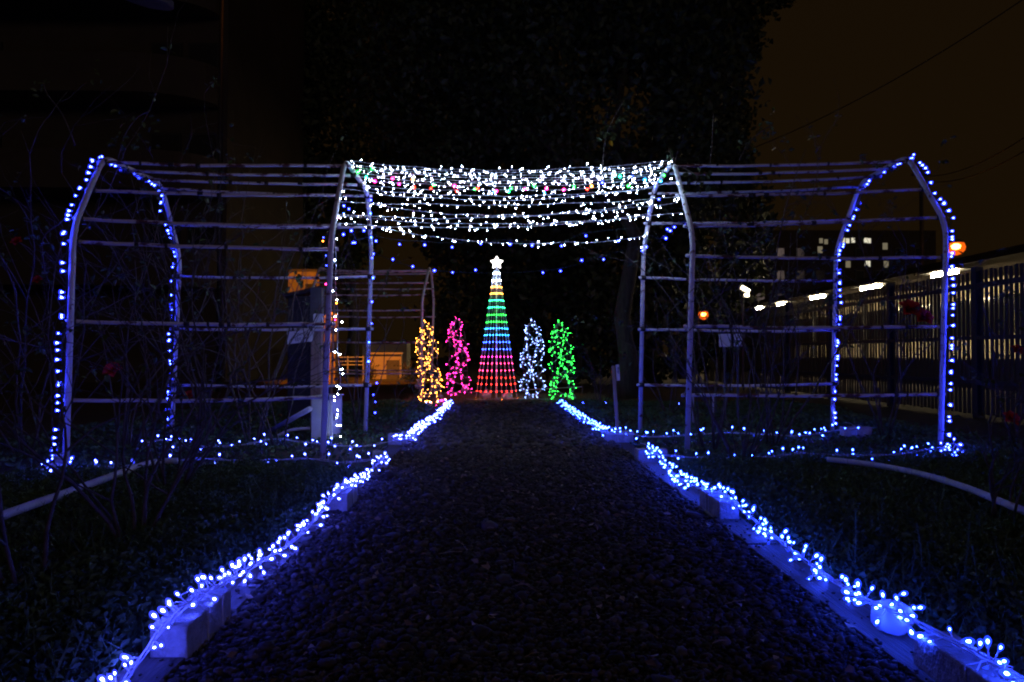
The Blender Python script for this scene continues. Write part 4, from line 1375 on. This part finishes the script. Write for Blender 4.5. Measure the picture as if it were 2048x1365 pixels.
for fr in FR:
    off = Vector((fr * r_bot, -math.sqrt(max(0, 1 - fr * fr)) * r_bot, 0))
    b = Vector((TB.x, 12.7, 0.0)) + off
    tp_ = Vector((TB.x, 12.7, ztop)) + off.normalized() * 0.045
    strand = MB().tube([b, tp_], 0.0046, 5).build('strand', M['wire'], rt)
    o0 = parent_origin(strand)
    for py, m in ROWS:
        z = P(993, py, 12.7).z
        p = b.lerp(tp_, (z - b.z) / (tp_.z - b.z))
        o = link('bulb', bulb_mesh('dot', m), strand, p - o0)
        o.rotation_euler = ((tp_ - b).to_track_quat('Z', 'Y')).to_euler()
        s = random.uniform(0.92, 1.15)
        o.scale = (s, s, s)
# back strands, coloured dark to take out their brightness
bk = MB()
for a in np.linspace(0.3, math.pi - 0.3, 6):
    bk.tube([(TB.x + r_bot * math.cos(a), 12.7 + r_bot * math.sin(a), 0), (TB.x + 0.045 * math.cos(a), 12.7 + 0.045 * math.sin(a), ztop)], 0.003, 4)
bk.build('back_strand', M['dwire'], rt)
sc_ = P(993.5, 526, 12.7)
mb = MB()
R1, R2, dp = 0.125, 0.066, 0.022
outl = []
for k in range(10):
    an = math.pi / 2 + k * math.pi / 5
    r = R1 if k % 2 == 0 else R2
    outl.append((r * math.cos(an), r * math.sin(an)))
i0 = len(mb.v)
for sgn in (-1, 1):
    for x, z in outl:
        mb.v.append(Vector((sc_.x + x, 12.7 + sgn * dp * 0.5, sc_.z + z)))
for k in range(10):
    mb.f.append([k, (k + 1) % 10, 10 + (k + 1) % 10, 10 + k])
mb.v += [Vector((sc_.x, 12.7 - dp * 2, sc_.z)), Vector((sc_.x, 12.7 + dp * 2, sc_.z))]
for k in range(10):
    mb.f.append([20, (k + 1) % 10, k])
    mb.f.append([21, 10 + k, 10 + (k + 1) % 10])
mb.build('star', M['star'], rt, bevel=0.012)
MB().tube([(sc_.x, 12.7, ztop), (sc_.x, 12.7, sc_.z - 0.05)], 0.022, 8).build('star_socket', M['wire'], rt)
cb_ = MB()
for k in range(5):
    a0 = random.uniform(-0.5, 0.3)
    pts = [Vector((TB.x + a0 + 0.16 * i + random.gauss(0, .03), 12.25 + random.gauss(0, .06), 0.03 + abs(random.gauss(0, .02)))) for i in range(6)]
    cb_.tube(smooth_path(pts, 0.04), 0.005, 5)
cb_.build('loose_cable', M['wire'], rt)


# ------------------------------------------------------------------ four small wire cones of lights
def light_cone(label, px0, px1, py_top, py_bot, m, nb, seed, wirem='wire', tilt=0.0):
    rr_ = random.Random(seed)
    b = G((px0 + px1) / 2, py_bot)
    r = (px1 - px0) / 2 / F_PX * b.y
    zt = P((px0 + px1) / 2, py_top, b.y).z
    root = thing('light_cone', label, 'light cone', (b.x, b.y, 0))

    def rad(t):                     # bullet outline: nearly straight sides with a pinched top
        return r * (1.0 - 0.30 * t) * min(1.0, ((1.0 - t) / 0.22) ** 0.6) + 0.012

    def pt(t, a):
        return Vector((b.x + tilt * t + rad(t) * math.cos(a), b.y + rad(t) * math.sin(a), 0.04 + t * (zt - 0.04)))
    fr = MB()
    for k in range(4):
        a = k * math.pi / 2 + 0.5
        fr.tube([pt(t, a) for t in np.linspace(0, 1, 12)], 0.004, 5)
        p = pt(0, a)
        fr.tube([p, Vector((p.x, p.y, -0.03))], 0.004, 5)
    for t in (0.0, 0.33, 0.64, 0.86):
        fr.tube([pt(t, a) for a in np.linspace(0, 2 * math.pi, 19)], 0.003, 4, cap=False)
    fr.build('wire_frame', M['dsteel'], root)
    wr = MB()
    hel = []
    for sgn, turns, ph in ((1, rr_.uniform(1.9, 2.3), rr_.uniform(0, 6)), (-1, rr_.uniform(1.9, 2.4), rr_.uniform(0, 6)), (1, rr_.uniform(1.3, 1.7), rr_.uniform(0, 6)), (-1, rr_.uniform(1.3, 1.7), rr_.uniform(0, 6)), (1, 0.22, rr_.uniform(3.7, 4.2)), (-1, 0.22, rr_.uniform(5.0, 5.6))):
        line = [pt(t, ph + sgn * turns * 2 * math.pi * t) + Vector((rr_.gauss(0, .006), rr_.gauss(0, .006), rr_.gauss(0, .01))) for t in np.linspace(0.02, 0.985, 44)]
        wr.tube(line, 0.0032, 4)
        hel.append(line)
    bl = []
    o0 = Vector((b.x, b.y, 0))
    for k in range(nb):
        line = hel[k % 6]
        i = int(((k // 6) + rr_.random() * 0.9) / (nb / 6) * 42)
        p = line[min(i, 42)]
        d = (p - Vector((b.x + tilt * 0.5, b.y, p.z))).normalized() + Vector((rr_.gauss(0, .4), rr_.gauss(0, .4), rr_.gauss(0, .5)))
        d.normalize()
        p1 = p + d * 0.028
        wr.tube([p, p1], 0.003, 4, cap=False)
        bl.append((p1, d))
    # a knot of spare lamps at the tip
    for k in range(3):
        p1 = pt(0.99, k * 2.0) + Vector((0, 0, 0.02 * k))
        bl.append((p1, Vector((math.cos(k * 2), math.sin(k * 2), 0.4))))
    wr.build('wire', M[wirem], root)
    for p1, d in bl:
        put_bulb(root, o0, p1, d, 'berry', m, rr_.uniform(0.45, 0.95))
    return root


light_cone('amber wire cone of lights at the end of the distant trellis', 838, 881, 646, 809, 'led_amber', 136, 11, tilt=-0.06)
light_cone('pink wire cone of lights left of the rainbow cone', 897, 939, 638, 797, 'led_pink', 136, 12, tilt=-0.04)
light_cone('blue white wire cone of lights right of the rainbow cone', 1043, 1087, 642, 801, 'led_cold', 140, 13)
light_cone('green wire cone of lights right of the blue white cone', 1103, 1150, 645, 804, 'led_green', 146, 14, tilt=-0.06)
light_string('pinkish lights lying on the grass by the amber cone', gp([(850, 806, .03), (865, 808, .03), (880, 806, .04), (895, 803, .03)]), 0.045, 'berry', ['led_pink', 'led_cold', 'led_amber'], stalk=0.02, up=0.7)

# ================================================================== ROSES
def rose(label, base, h, spread, stems, seed, leaf_n=40, leaf_size=0.035, blooms=(), lean=(0, 0), thick=0.007, group='bare rose bushes', cat='rose bush', name='rose_bush', fork=3):
    rr = random.Random(seed)
    base = Vector((base[0], base[1], 0))
    t = thing(name, label, cat, base, group)
    mb = MB()
    tips = []

    def grow(p, d, L, r, lvl):
        n = 6
        pts = [p.copy()]
        for k in range(n):
            d = (d + Vector((rr.gauss(0, .13), rr.gauss(0, .13), rr.gauss(0.02, .10)))).normalized()
            p = p + d * L / n
            if p.z < 0.02:
                p.z = 0.02
            pts.append(p.copy())
            tips.append((p.copy(), d.copy(), lvl))
        mb.tube(pts, [r * (1 - 0.55 * k / n) for k in range(n + 1)], 5)
        if lvl < fork:
            for k in range(rr.randint(1, 3)):
                i = rr.randint(2, n)
                dd = (d + Vector((rr.gauss(0, .6), rr.gauss(0, .6), rr.gauss(0.1, .35)))).normalized()
                grow(pts[i], dd, L * rr.uniform(0.45, 0.75), r * 0.55, lvl + 1)
        # thorns
        for k in range(2):
            q = pts[rr.randint(1, n - 1)]
            s = Vector((rr.gauss(0, 1), rr.gauss(0, 1), -0.2)).normalized()
            mb.tube([q, q + s * r * 2.4], [r * 0.5, r * 0.08], 3)
    for k in range(stems):
        a = rr.uniform(0, 6.28)
        d = Vector((math.cos(a) * spread + lean[0], math.sin(a) * spread * 0.7 + lean[1], 1)).normalized()
        grow(base + Vector((math.cos(a) * 0.05, math.sin(a) * 0.05, 0)), d, h * rr.uniform(0.5, 0.75), thick * rr.uniform(0.7, 1.2), 0)
    mb.build('stem', M['bark'], t, True)
    if leaf_n:
        lf = MB()
        for k in range(leaf_n):
            p, d, _ = rr.choice([q for q in tips if q[2] > 0] or tips)
            for _ in range(rr.choice((1, 3, 3))):
                dd = Vector((rr.gauss(0, 1), rr.gauss(0, 1), rr.gauss(-0.2, .6))).normalized()
                L = leaf_size * rr.uniform(0.6, 1.3)
                lf.leaf(p + dd * 0.012, dd, Vector((rr.gauss(0, .4), rr.gauss(0, .4), 1)), L, L * 0.6)
        o = lf.build('leaves', M['leaf'], t)
        o['kind'] = 'stuff'
    for (px, py, Y, r) in blooms:
        c = P(px, py, Y)
        fl = MB()
        for ringk, (n, op, sz) in enumerate(((5, 1.25, 1.0), (5, 0.8, 0.85), (4, 0.4, 0.65), (3, 0.15, 0.45))):
            for j in range(n):
                a = 2 * math.pi * j / n + ringk * 0.5 + rr.gauss(0, .1)
                d = Matrix.Rotation(0.95, 3, 'X') @ Vector((math.cos(a) * math.sin(op), math.sin(a) * math.sin(op), math.cos(op)))
                fl.leaf(c, d, Vector((0, -0.8, 0.6)), r * sz * 1.1, r * 0.95)
        fl.build('flower', M['petal'], t)
        near = min(tips, key=lambda q: (q[0] - c).length)[0]
        mb2 = MB().tube(smooth_path([near, (near + c) / 2 + Vector((0, 0, 0.03)), c], 0.05), 0.004, 4)
        mb2.build('flower_stalk', M['bark'], t)
    return t


gx = lambda px, py: (G(px, py).x, G(px, py).y)
rose('tall leafy rose bush growing through the outer left arch', gx(95, 905), 2.9, 0.28, 6, 21, 130, 0.05, thick=0.011)
rose('rose bush with a wilted red bloom at the left edge', (-3.75, 5.6), 2.4, 0.3, 5, 22, 60, 0.045, blooms=((34, 484, 5.6, 0.045), (76, 560, 5.6, 0.04)), thick=0.010)
rose('rose bush with a red bloom inside the outer left arch', gx(255, 900), 2.2, 0.32, 6, 23, 60, 0.045, blooms=((226, 741, 5.75, 0.075),), thick=0.010)
rose('rose bush with a low red bloom behind the left trellis', gx(410, 885), 2.3, 0.30, 6, 24, 50, 0.045, blooms=((378, 792, 6.6, 0.055),), thick=0.012)
rose('bare rose bush in the middle of the left trellis', gx(505, 890), 2.5, 0.32, 6, 25, 36, 0.045, thick=0.010)
rose('thin rose canes beside the leaning pipe', gx(560, 895), 2.3, 0.25, 4, 26, 40, 0.05, thick=0.008)
rose('forked rose bush at the near left corner of the bed', gx(55, 1190), 1.0, 0.45, 4, 27, 26, 0.03, thick=0.009, lean=(-0.1, 0))
rose('dark arching rose bush in front of the left pipe border', gx(268, 1085), 1.15, 0.42, 8, 28, 60, 0.03, thick=0.009)
rose('second arching rose bush under the left trellis front', gx(345, 985), 1.2, 0.42, 8, 29, 70, 0.035, thick=0.009)
rose('rose bush climbing the inner right arch', gx(1420, 900), 2.6, 0.22, 6, 30, 60, 0.05, thick=0.009)
rose('dense twiggy rose bush in front of the right trellis', gx(1480, 935), 1.5, 0.40, 11, 31, 60, 0.03, thick=0.007)
rose('rose bush growing up the middle of the right trellis', gx(1545, 890), 2.7, 0.28, 7, 32, 80, 0.045, thick=0.010)
rose('leafy rose bush inside the outer right arch with a red bloom', gx(1770, 875), 2.1, 0.30, 5, 33, 70, 0.05, blooms=((1820, 620, 6.1, 0.10), (1846, 636, 6.1, 0.085)), thick=0.009)
rose('rose bush with a red bloom at the right edge', (4.45, 6.0), 1.7, 0.36, 6, 34, 120, 0.05, blooms=((2022, 838, 5.9, 0.07), (2034, 700, 5.9, 0.05)), thick=0.009)
rose('low twiggy rose bush at the right front of the bed', gx(2010, 1050), 0.75, 0.35, 4, 35, 24, 0.03, thick=0.007)
rose('small bare shrub at the foot of the big dark trunk', gx(1205, 812), 1.1, 0.4, 6, 36, 30, 0.06, thick=0.009)
rose('bare shrub behind the right inner arch', gx(1340, 830), 1.8, 0.35, 6, 37, 40, 0.06, thick=0.009)
rose('bare shrub between the cabinet and the distant trellis', gx(715, 850), 2.0, 0.35, 5, 38, 30, 0.06, thick=0.008)
rose('bare shrub in the corner behind the left blue garland', gx(790, 850), 0.7, 0.5, 6, 39, 20, 0.05, thick=0.006)
# upright weeds in the right bed
for k in range(9):
    px, py = random.uniform(1640, 1960), random.uniform(1080, 1200)
    b = G(px, py)
    t = thing('tall_weed', 'thin upright weed standing in the right flower bed', 'weed', b, 'thin weeds in the right bed')
    mb = MB()
    h = random.uniform(0.12, 0.24)
    top = b + Vector((random.gauss(0, .02), random.gauss(0, .02), h))
    mb.tube([b, b.lerp(top, .5) + Vector((0.006, 0, 0)), top], 0.0022, 4)
    mb.build('stem', M['cover'], t)
    lf = MB()
    for j in range(16):
        p = b.lerp(top, random.uniform(0.3, 1.0))
        lf.leaf(p, Vector((random.gauss(0, 1), random.gauss(0, 1), 0.2)), (0, 0, 1), 0.022, 0.010)
    o = lf.build('leaves', M['cover'], t)
    o['kind'] = 'stuff'


# rose shoots that stand up above the roof rails, every leaf its own piece
def shoot(label, pts, leaves, group='rose shoots above the trellis roof', size=0.05):
    t = thing('rose_shoot', label, 'rose shoot', pts[0], group)
    MB().tube(smooth_path(pts, 0.05), [0.005] * len(smooth_path(pts, 0.05)), 5).build('stem', M['bark'], t, True)
    for (px, py, Y, L, ang, m) in leaves:
        p = P(px, py, Y)
        d = Vector((math.cos(ang), random.gauss(0, .3), math.sin(ang)))
        MB().leaf(p - d * L / 2, d, Vector((random.gauss(0, .4), -1, random.gauss(0.2, .4))), L, L * 0.55).build('leaf', M[m], t)
    return t


def rleaves(px0, px1, py0, py1, Y, n, L=0.05):
    return [(random.uniform(px0, px1), random.uniform(py0, py1), Y + random.gauss(0, .03), L * random.uniform(.7, 1.3), random.uniform(0, 6.28), 'leaf') for _ in range(n)]


shoot('rose shoot with one yellow leaf above the white light curtain', [P(1205, 335, 6.1), P(1208, 300, 6.1), P(1213, 270, 6.1), P(1228, 235, 6.1), P(1248, 200, 6.1)],
      rleaves(1198, 1236, 238, 280, 6.1, 11, .06) + rleaves(1232, 1256, 198, 246, 6.1, 9, .055) + [(1222, 287, 6.08, 0.065, -1.2, 'yellowleaf')])
shoot('bare upright rose shoot above the right trellis', [P(1420, 330, 6.2), P(1424, 290, 6.2), P(1427, 225, 6.2)], rleaves(1426, 1432, 258, 268, 6.2, 2, .04))
shoot('leafy rose shoot above the middle of the right trellis roof', [P(1478, 322, 6.2), P(1495, 290, 6.2), P(1520, 265, 6.2), P(1545, 250, 6.2)], rleaves(1476, 1512, 270, 316, 6.2, 12) + rleaves(1516, 1552, 242, 278, 6.2, 10))
shoot('leafy rose shoot hanging at the top of the inner right arch', [P(1352, 330, 6.0), P(1375, 340, 6.0), P(1395, 355, 5.95), P(1390, 372, 5.95)], rleaves(1370, 1425, 335, 385, 5.95, 18, .06))
shoot('small leafy shoot beside the top of the inner right post', [P(1348, 322, 5.95), P(1343, 310, 5.95), P(1337, 300, 5.95)], rleaves(1328, 1346, 302, 324, 5.95, 6, .05))
shoot('leafy rose shoot above the outer left arch roof', [P(235, 322, 5.6), P(250, 270, 5.6), P(275, 235, 5.6), P(300, 222, 5.6)], rleaves(218, 318, 222, 300, 5.6, 34, .05))
shoot('thin rose shoot with pale leaves at the upper left', [P(150, 290, 5.4), P(125, 230, 5.4), P(95, 190, 5.4), P(85, 165, 5.4)], rleaves(66, 108, 155, 198, 5.4, 10, .04) + rleaves(175, 205, 120, 165, 5.4, 5, .04))
shoot('lit rose twig reaching left from the outer left arch', [P(142, 428, 5.3), P(118, 448, 5.3), P(86, 478, 5.3), P(89, 545, 5.3)], rleaves(60, 110, 470, 560, 5.3, 5, .04))
shoot('pair of cut canes sticking up at the inner right arch top', [P(1338, 297, 5.95), P(1344, 315, 5.95), P(1349, 330, 5.95), P(1353, 312, 5.95), P(1357, 298, 5.95)], rleaves(1340, 1356, 310, 325, 5.95, 2, .03))
shoot('leafy twig hanging inside the left trellis near the yellow light', [P(575, 640, 6.3), P(590, 590, 6.3), P(603, 555, 6.3), P(606, 540, 6.3)], rleaves(590, 612, 545, 568, 6.3, 7, .06))
